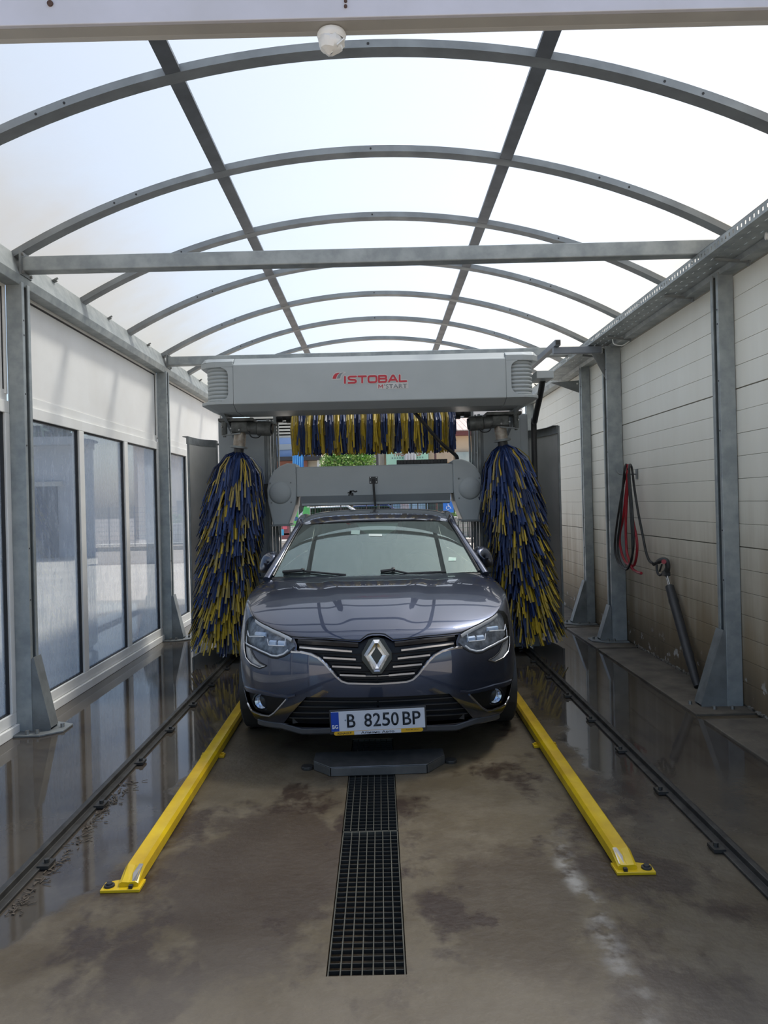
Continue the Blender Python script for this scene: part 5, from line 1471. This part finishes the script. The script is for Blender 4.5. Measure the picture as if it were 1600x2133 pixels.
for s in (1, -1):
    patch_net('side_window', Net(SG, mirror=False), M('side glass', (.015, .02, .02), None, 8, .06, coat=1), car, 30, 14, mirror=False, side=s)
    pts = [(.785, 1.17, .972), (.757, 1.26, 1.030), (.705, 1.44, 1.135), (.655, 1.61, 1.235), (.616, 1.76, 1.322), (.618, 2.0, 1.376), (.630, 2.5, 1.398), (.63, 3.0, 1.372), (.61, 3.5, 1.325), (.68, 3.85, 1.19), (.76, 4.12, 1.0)]
    cv = [Vector((s * x, y, z)) for x, y, z in catmull(pts, 5)]
    MB().tube(cv, .030, 12, flat=.75).build('pillar', paint, car, smooth=60)
    wt = [Vector((s * x, y, z)) for x, y, z in catmull([(.735, 1.132, .996), (.686, 1.335, 1.12), (.637, 1.545, 1.237), (.588, 1.76, 1.343)], 8)]
    MB().tube(wt, .011, 8).build('windscreen_seal', gloss_black, car, smooth=60)
    # mirror
    mx_ = empty('door_mirror'); mx_.parent = car; mx_.location = (s * .785, 1.72, .995)
    prof_m = []
    p = MB(); vs = []; nU, nW = 18, 12
    for i in range(nU):
        th = 2 * math.pi * i / nU
        for j in range(nW):
            ph = math.pi / 2 * j / (nW - 1)
            rx = .074 * (abs(math.cos(th)) ** .8) * (1 if math.cos(th) > 0 else -1); rz = .086 * (abs(math.sin(th)) ** .8) * (1 if math.sin(th) > 0 else -1)
            sh = .018 if rz > 0 else 0
            k_ = math.cos(ph) ** .7 if j < nW - 1 else 0.0
            vs.append((s * (.062 + rx * k_ - rz * .28), -.13 * math.sin(ph) + rx * .5, .06 + rz * k_))
    fs = [(i * nW + j, ((i + 1) % nU) * nW + j, ((i + 1) % nU) * nW + j + 1, i * nW + j + 1) for i in range(nU) for j in range(nW - 1)]
    p.add(vs, fs).build('mirror_shell', paint, mx_, smooth=60)
    MB().prism([(s * (.062 + .068 * math.cos(t) - .022 * math.sin(t)), .06 + .078 * math.sin(t)) for t in np.linspace(0, 2 * math.pi, 22)[:-1]], (0, .006, 0), (1, .5 * s, 0), (0, 0, 1), (0, .01, 0)).build('mirror_glass', steel_m, mx_)
    MB().tube([Vector((s * .085, -.03, -.016)), Vector((s * .03, -.02, -.03)), Vector((s * -.03, .0, -.03))], [.05, .045, .03], 12, flat=.6).build('mirror_arm', black_m, mx_, smooth=60)
    MB().lathe([(.0, 0), (.098, 0.0), (.10, -.012), (.06, -.02)], (s * .075, -.01, -.002), (0, 0, 1), 18).build('mirror_base', gloss_black, mx_, smooth=40) if False else None
    # door shut lines and handle
    for y in (1.50, 2.55, 3.42):
        d = (_G2[..., 1] - y) ** 2; tt = []
        gpts = []
        for v in np.linspace(.6, 9.5, 14):
            ts = np.linspace(0, 6, 200); g_ = N2(ts, np.full(200, v)); gpts.append(g_[np.argmin(abs(g_[:, 1] - y))])
        MB().tube([Vector((s * (q[0] + .0005), q[1], q[2])) for q in gpts], .004, 5).build('door_gap', gasket_m, car)
    for y in (2.28, 3.16):
        MB().box((s * .905, y, .80), (.03, .20, .032)).build('door_handle', paint, car, bevel=.01)
    MB().box((s * .40, 4.33, .72), (.42, .05, .13), Matrix.Rotation(-s * .28, 3, 'Z')).build('tail_light', M('tail lamp', (.30, .01, .015), None, 8, .12, coat=1), car, bevel=.02)
    # wheels
    for wy in (WY, WY + 2.67):
        wh = empty('wheel'); wh.parent = car; wh.location = (s * .80, wy, .3215)
        MB().lathe([(.215, -.10), (.26, -.105), (.30, -.098), (.316, -.085), (.321, -.05), (.321, .05), (.316, .085), (.30, .098), (.26, .105), (.215, .10)], (0, 0, 0), (1, 0, 0), 40).build('tyre', tyre_m, wh, smooth=40)
        MB().lathe([(.217, -.1), (.20, -.09), (.195, .03), (.20, .085), (.217, .1)], (0, 0, 0), (1, 0, 0), 40).build('rim', rim_m, wh, smooth=40)
        for k in range(5):
            a = 2 * math.pi * k / 5
            d = Vector((0, math.cos(a), math.sin(a)))
            MB().bar(d * .03 + Vector((s * .05, 0, 0)), d * .20 + Vector((s * .075, 0, 0)), .055, .022, (s, 0, 0)).build('spoke', rim_m, wh, bevel=.006)
        MB().lathe([(0, .07), (.05, .07), (.055, .04), (.055, .0)], (0, 0, 0), (s, 0, 0), 20).build('hub', rim_m, wh, smooth=40)
        MB().lathe([(.0, -.02), (.14, -.02), (.14, .0), (0, .0)], (0, 0, 0), (s, 0, 0), 24).build('brake_disc', galv_dark, wh, smooth=40)
        al = MB(); n_ = 22; vs = []
        for k in range(n_):
            a = math.pi * (k / (n_ - 1)) * 1.2 - .1 * math.pi
            for x in (.60, .885): vs.append((s * x, wy + .36 * math.cos(a), .318 + .36 * math.sin(a)))
        al.add(vs, [(2 * k, 2 * k + 1, 2 * k + 3, 2 * k + 2) for k in range(n_ - 1)]).build('wheel_liner', black_m, car, smooth=60)
MB().bb(-.58, .58, .30, 4.15, .17, .30).build('underbody_light_block', black_m, car)  # plain dark box added to block light under the car
MB().bb(-.62, .62, .33, 1.0, .22, .66).build('engine_block', black_m, car)
MB().bb(-.50, .50, .16, .34, .20, .28).build('front_undertray', black_m, car)
# cabin
MB().prism([(1.12, .955), (1.30, .965), (1.62, .95), (1.74, .90), (1.76, .55), (1.12, .55)], (-.70, 0, 0), (0, 1, 0), (0, 0, 1), (1.40, 0, 0)).build('dashboard', int_m, car, bevel=.02)
MB().bb(-.72, .72, 1.2, 3.9, .30, .36).build('cabin_floor', int_m, car)
sw = empty('steering_wheel'); sw.parent = car; sw.location = (.36, 1.86, .93); sw.rotation_euler.x = R(-25)
MB().tube([Vector((.185 * math.cos(t), 0, .185 * math.sin(t))) for t in np.linspace(0, 2 * math.pi, 33)[:-1]], .016, 8, closed=True).build('wheel_rim', int_m, sw, smooth=60)
MB().lathe([(0, -.03), (.07, -.025), (.08, .02), (0, .03)], (0, 0, 0), (0, 1, 0), 16).build('wheel_hub', int_m, sw, smooth=50)
for a in (0, math.pi, -math.pi / 2):
    MB().bar((0, 0, 0), (.18 * math.cos(a), 0, .18 * math.sin(a)), .03, .02, (0, 1, 0)).build('wheel_spoke', int_m, sw)
for sx in (-.37, .37):
    se = empty('front_seat'); se.parent = car; se.location = (sx, 2.35, .36)
    MB().bb(-.25, .25, -.28, .26, .08, .24).build('cushion', seat_m, se, bevel=.05)
    MB().box((0, .30, .50), (.48, .16, .62), Matrix.Rotation(R(-14), 3, 'X')).build('backrest', seat_m, se, bevel=.05)
    MB().box((0, .40, .90), (.26, .10, .18), Matrix.Rotation(R(-10), 3, 'X')).build('headrest', seat_m, se, bevel=.04)
MB().bb(-.62, .62, 3.05, 3.5, .42, .60).build('rear_seat', seat_m, car, bevel=.05)
MB().box((0, 3.55, .80), (1.2, .16, .60), Matrix.Rotation(R(-16), 3, 'X')).build('rear_backrest', seat_m, car, bevel=.05)
# behind the windscreen: sensor housing, mirror, stickers; wipers outside
def ws_pt(px, off=0.0):
    best = None
    gt, gv = np.meshgrid(np.linspace(0, N3.nt, 90), np.linspace(0, N3.nv, 90), indexing='ij')
    g_ = N3(gt, gv); sgn = -1 if px[0] < 786 else 1
    W_ = np.stack([CX + sgn * g_[..., 0], CY + g_[..., 1], g_[..., 2]], -1); I_ = proj(W_)
    k = np.unravel_index(np.argmin(((I_ - np.array(px)) ** 2).sum(-1)), gt.shape)
    n = N3.normal(gt[k], gv[k]); n = n if n[2] > 0 else -n
    q = g_[k] + n * off
    return Vector((sgn * q[0], q[1], q[2]))
hs = [ws_pt(p_, -.012) for p_ in ((744, 1088), (830, 1087), (822, 1102), (800, 1113), (775, 1113), (752, 1103))]
c_ = sum(hs, Vector()) / 6
MB().add(hs + [q + Vector((0, .03, -.03)) for q in hs], [tuple(range(6)), tuple(range(11, 5, -1))] + [(i, (i + 1) % 6, 6 + (i + 1) % 6, 6 + i) for i in range(6)]).build('sensor_housing', M('frit black', (.10, .115, .11), None, 9, .6), car)
def wquad(nm, a, c, m, off):
    P = [ws_pt((a[0], a[1]), off), ws_pt((c[0], a[1]), off), ws_pt((c[0], c[1]), off), ws_pt((a[0], c[1]), off)]
    MB().add(P, [(0, 1, 2, 3)]).build(nm, m, wsh, fix=False)
wquad('toll_sticker', (768, 1112.5), (796, 1117), M('pale sticker', (.62, .70, .66), None, 9, .5), .002)
wquad('vignette_sticker', (934, 1161), (950, 1169), M('green sticker', (.45, .72, .58), (.62, .72, .66), 60, .5), .002)
wquad('windscreen_sticker', (732, 1105), (750, 1114), M('dim sticker', (.30, .42, .38), None, 9, .5), .002)
for i, pts in enumerate(([(590, 1194), (630, 1192), (670, 1196), (720, 1200)], [(792, 1193), (820, 1191), (850, 1197), (930, 1199)])):
    wp = empty('wiper'); wp.parent = car
    Q = [ws_pt(p_, .012) for p_ in pts]
    MB().tube(Q, .008, 6).build('wiper_arm', black_m, wp)
    MB().tube([Q[0] + Vector((0, -.01, .0)), Q[1] + Vector((0, -.01, .004))], [.012, .012], 6).build('wiper_blade', black_m, wp)
    MB().lathe([(0, .02), (.014, .016), (.016, 0)], Q[1] + Vector((0, 0, .0)), (0, -.4, .9), 10).build('wiper_joint', black_m, wp)
# cowl under the windscreen
cw_ = N3(np.linspace(0, N3.nt, 24), np.zeros(24))
cwl = [Vector((x, y - .02, z - .022)) for x, y, z in cw_[::-1] * [-1, 1, 1]] + [Vector((x, y - .02, z - .022)) for x, y, z in cw_[1:]]
MB().tube(cwl, .020, 8).build('cowl', black_m, car, smooth=60)
# ================================================================== beyond the exit
def rect(u0, v0, u1, v1, Y):
    a, c = at(u0, v0, Y), at(u1, v1, Y)
    return min(a.x, c.x), max(a.x, c.x), min(a.z, c.z), max(a.z, c.z)
def slab(par, nm, u0, v0, u1, v1, Y, d, m, bevel=0, z0=None):
    x0, x1, za, zb = rect(u0, v0, u1, v1, Y)
    if z0 is not None: za = z0
    o = par.location
    return MB().bb(x0 - o.x, x1 - o.x, Y - o.y, Y + d - o.y, za - o.z, zb - o.z).build(nm, m, par, bevel=bevel)
cream = M('cream siding', (.62, .58, .48), (.56, .52, .43), 1.5, .8)
bluew = M('pale blue cladding', (.30, .42, .66), (.26, .37, .58), 1.5, .6)
redb = M('red brown brick', (.36, .16, .12), None, 6, .8)
beige = M('beige render', (.66, .52, .36), (.60, .47, .33), 1.2, .85)
stone = M('beige stone', (.42, .36, .28), (.34, .29, .23), 3, .85)
dkpost = M('dark painted post', (.05, .045, .045), None, 8, .5)
kiosk = thing('shop_building', 'cream and blue clad shop building beyond the exit, behind the blue umbrella', 'building', (at(600, 1000, 38).x, 38, 0))
x0, x1, za, zb = rect(520, 800, 668, 1000, 38)
MB().bb(x0 - kiosk.location.x, x1 - kiosk.location.x, .2, 5, 0, 7.2).build('wall', cream, kiosk)
for k in range(10):
    slab(kiosk, 'siding_board', 520, 846 + k * 6.7, 668, 851.8 + k * 6.7, 38, .18, cream)
slab(kiosk, 'blue_panel', 520, 914, 668, 926, 37.9, .25, bluew); slab(kiosk, 'grey_band', 520, 927, 668, 935, 37.85, .3, gantry_m); slab(kiosk, 'blue_panel', 520, 936, 668, 953, 37.9, .25, bluew)
slab(kiosk, 'brick_band', 520, 958, 640, 975, 37.9, .28, redb); slab(kiosk, 'awning', 520, 953, 668, 957.5, 37.3, .9, dkpost)
slab(kiosk, 'door', 600, 985, 640, 1040, 37.9, .25, dkpost, z0=0)
slab(kiosk, 'corner_column', 660, 944, 668, 1040, 37.7, .3, white_m, z0=0)

off = thing('office_building', 'beige rendered office with red roof edge beyond the exit', 'building', (at(900, 1000, 37).x, 37, 0))
x0, x1, za, zb = rect(790, 800, 1090, 1000, 37)
MB().bb(x0 - off.location.x, x1 - off.location.x, .2, 6, 0, 4.95).build('wall', beige, off)
MB().bb(x0 - off.location.x - .3, x1 - off.location.x + .3, -.35, 6, 4.75, 4.95).build('roof_edge', M('dark red eaves', (.16, .05, .045), None, 6, .7), off)
rt = M('roof tile', (.34, .25, .22), (.46, .40, .38), 8, .85)
for k in range(26):
    xx = x0 - off.location.x + (x1 - x0) * (k + .5) / 26
    MB().bar((xx, -.4, 4.98), (xx, 4.5, 6.1), (x1 - x0) / 26 * .94, .06).build('roof_tile', rt, off)
slab(off, 'stone_pilaster', 790, 935, 803, 1060, 36.9, .3, stone, z0=0)
slab(off, 'wall_panel', 893, 938, 945, 962, 36.95, .3, M('tan panel', (.52, .40, .28), None, 3, .8))
slab(off, 'window', 950, 942, 984, 990, 36.95, .3, M('office window', (.30, .36, .34), (.42, .46, .42), 2, .2))
slab(off, 'blue_shopfront', 805, 1042, 892, 1066, 36.9, .3, M('pale blue shopfront', (.40, .55, .68), (.48, .62, .72), 2, .5), z0=.4)
slab(off, 'dark_doorway', 893, 1030, 1000, 1075, 36.9, .3, M('shaded doorway black', (.05, .06, .06), None, 3, .6), z0=0)  # near-black panel: the shade inside the doorway is put into its colour
slab(off, 'poster', 834, 1044, 852, 1066, 36.8, .12, M('pink poster', (.66, .42, .38), (.80, .78, .76), 6, .6), z0=.9)
back = thing('louvred_block', 'white louvred block rising behind the office roof', 'building', (at(960, 900, 46).x, 46, 0))
x0, x1, za, zb = rect(560, 800, 1090, 905, 46)
MB().bb(x0 - back.location.x, x1 - back.location.x, .1, 6, 0, zb + .5).build('wall', M('pale block', (.60, .60, .58), None, 2, .8), back)
for k in range(14):
    zz = 5.2 + k * .42
    MB().box((0 + (x0 + x1) / 2 - back.location.x, 0, zz), (x1 - x0, .16, .34), Matrix.Rotation(.25, 3, 'X')).build('louvre', M('white louvre', (.70, .70, .68), None, 2, .6) if k == 0 else bpy.data.materials['white louvre'], back)

sg = thing('green_sign', 'pale green travel agency sign board with red lettering', 'sign', (at(848, 952, 36.5).x, 36.5, 0))
x0, x1, za, zb = rect(804, 931, 893, 972, 36.5); ox = sg.location.x
gm = M('pale green board', (.42, .66, .48), (.36, .60, .44), 1.5, .5)
MB().bb(x0 - ox, x1 - ox, 0, .12, za, zb).build('board', gm, sg)
for s in (x0 + .15, x1 - .15): MB().bb(s - ox - .04, s - ox + .04, .12, .3, 0, za + .4).build('leg', dkpost, sg)
q0, q1 = at(819, 946, 36.5), at(878, 946, 36.5)
text_mesh('sign_text', 'ТУРОПЕРАТОР', M('sign red', (.50, .03, .03), None, 6, .5), sg, ((q0.x + q1.x) / 2 - ox, -.004, q0.z - .03), q1.x - q0.x, .175, (R(90), 0, 0), .004, .02, 1.1)
q0, q1 = at(816, 954, 36.5), at(884, 954, 36.5)
for k in range(13):
    MB().bb(q0.x + (q1.x - q0.x) * k / 13 - ox, q0.x + (q1.x - q0.x) * (k + .6) / 13 - ox, -.003, 0, q0.z - .05, q0.z + .03).build('small_print', M('print grey green', (.18, .30, .24), None, 6, .5) if k == 0 else bpy.data.materials['print grey green'], sg)
def cloth(nm, u0, v0, u1, v1, Y, m, label, folds=5):
    x0, x1, za, zb = rect(u0, v0, u1, v1, Y)
    t = thing(nm, label, 'cloth', ((x0 + x1) / 2, Y, za))
    w, h = x1 - x0, zb - za; N_, K = 28, 10; vs = []
    for j in range(K + 1):
        f = j / K
        for i in range(N_ + 1):
            s = i / N_ - .5
            vs.append((s * w * (.75 + .3 * f + .06 * math.sin(f * 5)), .07 * math.sin(s * folds * 6.3 + f) * (.4 + f), h * (1 - f) + .04 * math.sin(s * 9) * f))
    fs = [(j * (N_ + 1) + i, j * (N_ + 1) + i + 1, (j + 1) * (N_ + 1) + i + 1, (j + 1) * (N_ + 1) + i) for j in range(K) for i in range(N_)]
    MB().add(vs, fs).build('cloth_sheet', m, t, smooth=60, fix=False)
    MB().cyl((0, .1, -za), (0, .1, h + .1), .03, 8).build('pole', dkpost, t)
    return t
cloth('sun_umbrella', 608, 925, 634, 985, 33, M('sky blue cloth', (.16, .48, .80), (.22, .56, .86), 2, .7), 'folded sky-blue umbrella cloth on a pole beyond the exit')['category'] = 'umbrella'
cloth('white_cloth', 841, 936, 868, 968, 36.3, M('white cloth', (.72, .70, .68), None, 2, .8), 'white cloth hanging in front of the green sign', 4)

# clipped tree
def foliage(par, c, r, n, seed, mats, leaf=.09):
    rr = random.Random(seed); p = MB()
    for _ in range(n):
        d = Vector((rr.gauss(0, 1), rr.gauss(0, 1), rr.gauss(0, 1))).normalized() * (rr.random() ** .35)
        q = Vector((d.x * r[0], d.y * r[1], d.z * r[2])) + Vector(c)
        a = Vector((rr.gauss(0, 1), rr.gauss(0, 1), rr.gauss(0, 1))).normalized(); b2 = a.cross(Vector((rr.random(), rr.random(), 1))).normalized()
        L_ = leaf * rr.uniform(.6, 1.3)
        p.add([q, q + a * L_ * .5 + b2 * L_ * .3, q + a * L_, q + a * L_ * .5 - b2 * L_ * .3], [(0, 1, 2, 3)], rr.randrange(len(mats)))
    o = p.build('foliage', mats, par, fix=False); o['kind'] = 'stuff'; return o
leafs = [M('bright leaf', (.16, .34, .05), None, 5, .6), M('mid leaf', (.09, .22, .035), None, 5, .6), M('pale leaf', (.34, .46, .16), None, 5, .6)]
tq = at(728, 960, 34)
tree = thing('clipped_tree', 'bright green leafy tree between the blue umbrella and the stone pilaster', 'tree', (tq.x, 33.3, 0))
MB().tube([(0, 0, 0), (.05, 0, 1.6), (0, .05, 3.0)], [.12, .10, .07], 10).build('trunk', M('bark', (.10, .075, .055), None, 8, .9), tree, smooth=60)
foliage(tree, (.0, 0, 3.35), (1.32, .9, .62), 5200, 3, leafs, .12)
pole = thing('dark_pole', 'dark street pole standing next to the stone pilaster', 'pole', (at(786, 950, 30.4).x, 30.4, 0))
MB().cyl((0, 0, 0), (0, 0, 6), .055, 10).build('shaft', dkpost, pole); MB().box((0, 0, .02), (.25, .25, .04)).build('base', dkpost, pole)
pole2 = thing('brown_pole', 'thin red-brown pole in front of the beige office', 'pole', (at(907, 950, 33).x, 33, 0))
MB().cyl((0, 0, 0), (0, 0, 6), .05, 10).build('shaft', M('red brown paint', (.10, .045, .04), None, 8, .5), pole2); MB().box((0, 0, .02), (.2, .2, .04)).build('base', dkpost, pole2)

# accessible parking sign
ds = thing('parking_sign', 'blue square sign with white wheelchair symbol on a post', 'sign', (at(934, 1055, 26).x, 26, 0))
x0, x1, za, zb = rect(923, 1043.5, 945.5, 1067.5, 26); ox = ds.location.x; zc = (za + zb) / 2; hw = (x1 - x0) / 2
MB().bb(-hw, hw, 0, .012, za, zb).build('sign_plate', M('sign blue', (.02, .16, .55), None, 6, .4), ds, bevel=.01)
MB().cyl((.06, .04, 0), (.06, .04, zb + .35), .03, 10).build('post', galv, ds)
MB().box((.06, .015, zb + .12), (.1, .02, .14)).build('tag_plate', bluew, ds)
wm_ = white_m
k_ = hw / 12.0
def W(x, z): return Vector((x * k_, -.006, zc + z * k_))
MB().tube([W(-1.2 + 3.6 * math.cos(t), -2.4 + 3.6 * math.sin(t)) for t in np.linspace(1.9, 5.9, 18)], .6 * k_, 6).build('symbol_wheel', wm_, ds)
MB().tube([W(-.4, 4), W(-.2, .6), W(3.2, .6), W(5.2, -4.0), W(6.6, -3.6)], .7 * k_, 6).build('symbol_body', wm_, ds)
MB().tube([W(-.2, 2.3), W(2.6, 2.3)], .5 * k_, 6).build('symbol_arm', wm_, ds)
MB().lathe([(0, -.004), (1.1 * k_, -.003), (1.1 * k_, 0)], W(-.4, 6.0), (0, 1, 0), 12).build('symbol_head', wm_, ds)

# green banner flags
bgm = M('green banner', (.10, .42, .12), (.16, .52, .18), 1.2, .6)
def banner(u0, v0, u1, v1, Y, label, txt):
    x0, x1, za, zb = rect(u0, v0, u1, v1, Y); t = thing('banner_flag', label, 'banner', ((x0 + x1) / 2, Y, 0)); w, h = (x1 - x0), zb - za
    K = 24; vs = []
    for j in range(K + 1):
        f = j / K; ww = w * (.12 + .88 * min(1, (f * 1.6) ** .6)) ; y = .05 * math.sin(f * 7)
        xl = w / 2 - ww
        vs += [(xl, y, zb - h * f), (xl + ww / 2, y + .05, zb - h * f), (w / 2, y, zb - h * f)]
    fs = [(3 * j + i, 3 * j + i + 1, 3 * j + 4 + i, 3 * j + 3 + i) for j in range(K) for i in range(2)]
    MB().add(vs, fs).build('fabric', bgm, t, smooth=60, fix=False)
    MB().cyl((w / 2, .03, 0), (w / 2, .03, zb + .05), .02, 8).build('mast', galv, t); MB().box((w / 2, 0, .03), (.5, .5, .06)).build('foot', dkpost, t)
    text_mesh('banner_letter', txt, M('banner navy', (.03, .07, .30), None, 6, .5), t, (w * .18, -.06, za + h * .22), w * .5, h * .14, (R(90), R(-25), 0), .004, .05)
    MB().bb(w * .12, w * .46, -.055, -.045, za + h * .55, za + h * .85).build('banner_patch', white_m, t)
    return t
banner(604, 1018, 622, 1096, 27, 'green feather banner with a navy letter, the one nearer the gantry column', 'Б')
banner(630, 1030, 646, 1090, 28.5, 'green feather banner standing next to the car roof', 'Ю')

# poster column, planter blocks, kerb, parked cars, fence
pc_ = thing('poster_stand', 'narrow red and blue poster stand on the pavement beyond the exit', 'poster stand', (at(594, 1100, 24).x, 24, 0))
x0, x1, za, zb = rect(585, 1083, 603, 1136, 24); ox = pc_.location.x
MB().bb(x0 - ox, x1 - ox, 0, .1, za, zb).build('board', M('maroon board', (.13, .045, .05), (.20, .06, .07), 4, .5), pc_)
MB().bb(x0 - ox + .05, x1 - ox - .06, -.01, 0, zb - .3, zb - .06).build('red_panel', M('rose panel', (.60, .12, .16), None, 4, .5), pc_)
MB().bb(x0 - ox, x0 - ox + .09, -.01, 0, zb - .5, zb - .3).build('blue_panel', M('cyan panel', (.05, .35, .58), None, 4, .5), pc_)
for s in (x0 - ox + .03, x1 - ox - .03): MB().bb(s - .02, s + .02, .02, .06, 0, za).build('leg', dkpost, pc_)
MB().bb(x0 - ox - .15, x1 - ox + .15, 0, .06, .55, .6).build('cross_rail', dkpost, pc_)
cm_ = M('weathered concrete', (.50, .48, .44), (.40, .38, .35), 3, .9)
for k, (u0, u1) in enumerate(((944, 954), (955, 964), (965, 974), (975, 986), (987, 998), (999, 1010))):
    x0, x1, za, zb = rect(u0, 1076, u1, 1094, 31)
    t = thing('concrete_block', 'grey concrete edging block with rounded flutes in the planter row', 'block', ((x0 + x1) / 2, 31, 0), group='planter edging blocks')
    w = x1 - x0
    MB().bb(-w / 2, w / 2, 0, .4, 0, zb).build('block_body', cm_, t, bevel=.03)
    for q in (-.22, .22): MB().cyl((q * w, -.01, .02), (q * w, -.01, zb - .03), w * .2, 10).build('flute', cm_, t, smooth=50)
pb = thing('planter_shrub', 'low pale green shrub growing behind the concrete blocks', 'shrub', (at(968, 1070, 31.8).x, 31.8, 0))
foliage(pb, (0, .15, .75), (.75, .3, .5), 900, 8, leafs, .11)
MB().tube([(0, 0, 0), (0, 0, .6)], .04, 6).build('stem', dkpost, pb)
struct(MB().bb(-14, 14, 26.9, 27.2, 0, .14).build('trim_2', M('kerb stone', (.36, .33, .29), None, 3, .9), bevel=.02), 'pale kerb along the street beyond the exit')
fence_m = M('green fence wire', (.03, .10, .07), None, 6, .5)
fe = thing('mesh_fence', 'dark green wire mesh fence along the street behind the car', 'fence', (0, 29, 0))
for k in range(16):
    MB().bb(-7.52 + k, -7.48 + k, -.02, .02, 0, 1.62).build('fence_post', dkpost, fe)
p = MB()
for k in range(151): p.bb(-7.5 + k * .1 - .004, -7.5 + k * .1 + .004, -.004, .004, .08, 1.58)
for k in range(9): p.bb(-7.5, 7.5, -.006, .006, .1 + k * .18, .112 + k * .18)
o = p.build('wire_mesh', fence_m, fe); o['kind'] = 'stuff'
def far_car(u, Y, m, label, L_=4.3):
    t = thing('parked_car', label, 'car', (at(u, 1060, Y).x, Y, 0))
    sect = [(-2.1, .35), (-2.12, .75), (-1.5, .92), (-.95, 1.40), (.75, 1.45), (1.5, .98), (2.05, .86), (2.12, .4)]
    MB().prism([(x, z) for x, z in sect], (0, -.8, 0), (1, 0, 0), (0, 0, 1), (0, 1.6, 0)).build('body', m, t, bevel=.06)
    MB().prism([(-1.30, .98), (-.88, 1.34), (.70, 1.38), (1.25, .99)], (0, -.82, 0), (1, 0, 0), (0, 0, 1), (0, .02, 0)).build('side_window', gloss_black, t)
    for x in (-1.3, 1.35):
        for y in (-.68, .68):
            MB().cyl((x, y - .1, .31), (x, y + .1, .31), .31, 20).build('wheel', tyre_m, t, smooth=40)
    return t
far_car(690, 32, M('white car paint', (.72, .72, .70), None, 2, .3, coat=1), 'white parked car on the street, glimpsed over the dark car roof')
far_car(775, 35.3, M('blue car paint', (.03, .05, .16), None, 2, .3, coat=1), 'dark blue parked car on the street behind the white one')

# ================================================================== yard seen through the windows
yb = thing('yard_building', 'grey building with a dark doorway across the yard, seen through the windows', 'building', (-14.0, 24, 0))
MB().bb(-6, 6.2, .1, 7, 0, 3.6).build('wall', M('yard wall', (.42, .43, .47), (.36, .37, .41), .8, .85), yb)
MB().bb(-6.3, 6.5, -.5, 7, 3.6, 3.85).build('roof_slab', M('grey roof edge', (.30, .31, .33), None, 2, .8), yb)
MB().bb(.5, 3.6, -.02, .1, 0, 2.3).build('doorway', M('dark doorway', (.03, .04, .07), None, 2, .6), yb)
MB().bb(-5.0, -2.6, -.02, .1, 1.1, 2.4).build('window', M('yard window', (.06, .08, .12), None, 2, .2), yb)
MB().bb(.3, 3.8, -.06, .0, 2.3, 2.45).build('lintel', cm_, yb)
lw_ = thing('low_wall', 'low pale concrete wall across the yard, seen through the windows', 'wall', (-6.6, 20.5, 0))
MB().bb(-1.2, 4.4, 0, .4, 0, .46).build('wall_body', cm_, lw_, bevel=.02); MB().bb(-1.25, 4.45, -.04, .44, .46, .54).build('coping', cm_, lw_, bevel=.01)
dk_leaf = [M('dark leaf', (.025, .055, .03), None, 4, .7), M('deep leaf', (.04, .075, .045), None, 4, .7)]
for i, (x, y, r, h) in enumerate(((-17.2, 35.5, 2.6, 4.0), (-10.6, 36, 2.8, 4.3), (-32.5, 35, 3, 4.2), (-23.6, 35.5, 2.7, 4.0), (-14, 42.5, 2.8, 4.6))):
    t = thing('yard_tree', ['broad dark tree behind the yard building, the one by its window', 'tallest dark tree behind the yard building doorway', 'dark tree far out beyond the yard, left of every other tree', 'dark tree standing beyond the left end of the yard building', 'dark tree farthest behind the yard building, between two nearer trees'][i], 'tree', (x, y, 0))
    MB().tube([(0, 0, 0), (.1, 0, h * .5), (0, 0, h * .8)], [.25, .2, .1], 8).build('trunk', bpy.data.materials['bark'], t)
    foliage(t, (0, 0, h), (r, r, h * .55), 2600, 20 + i, dk_leaf, .75)
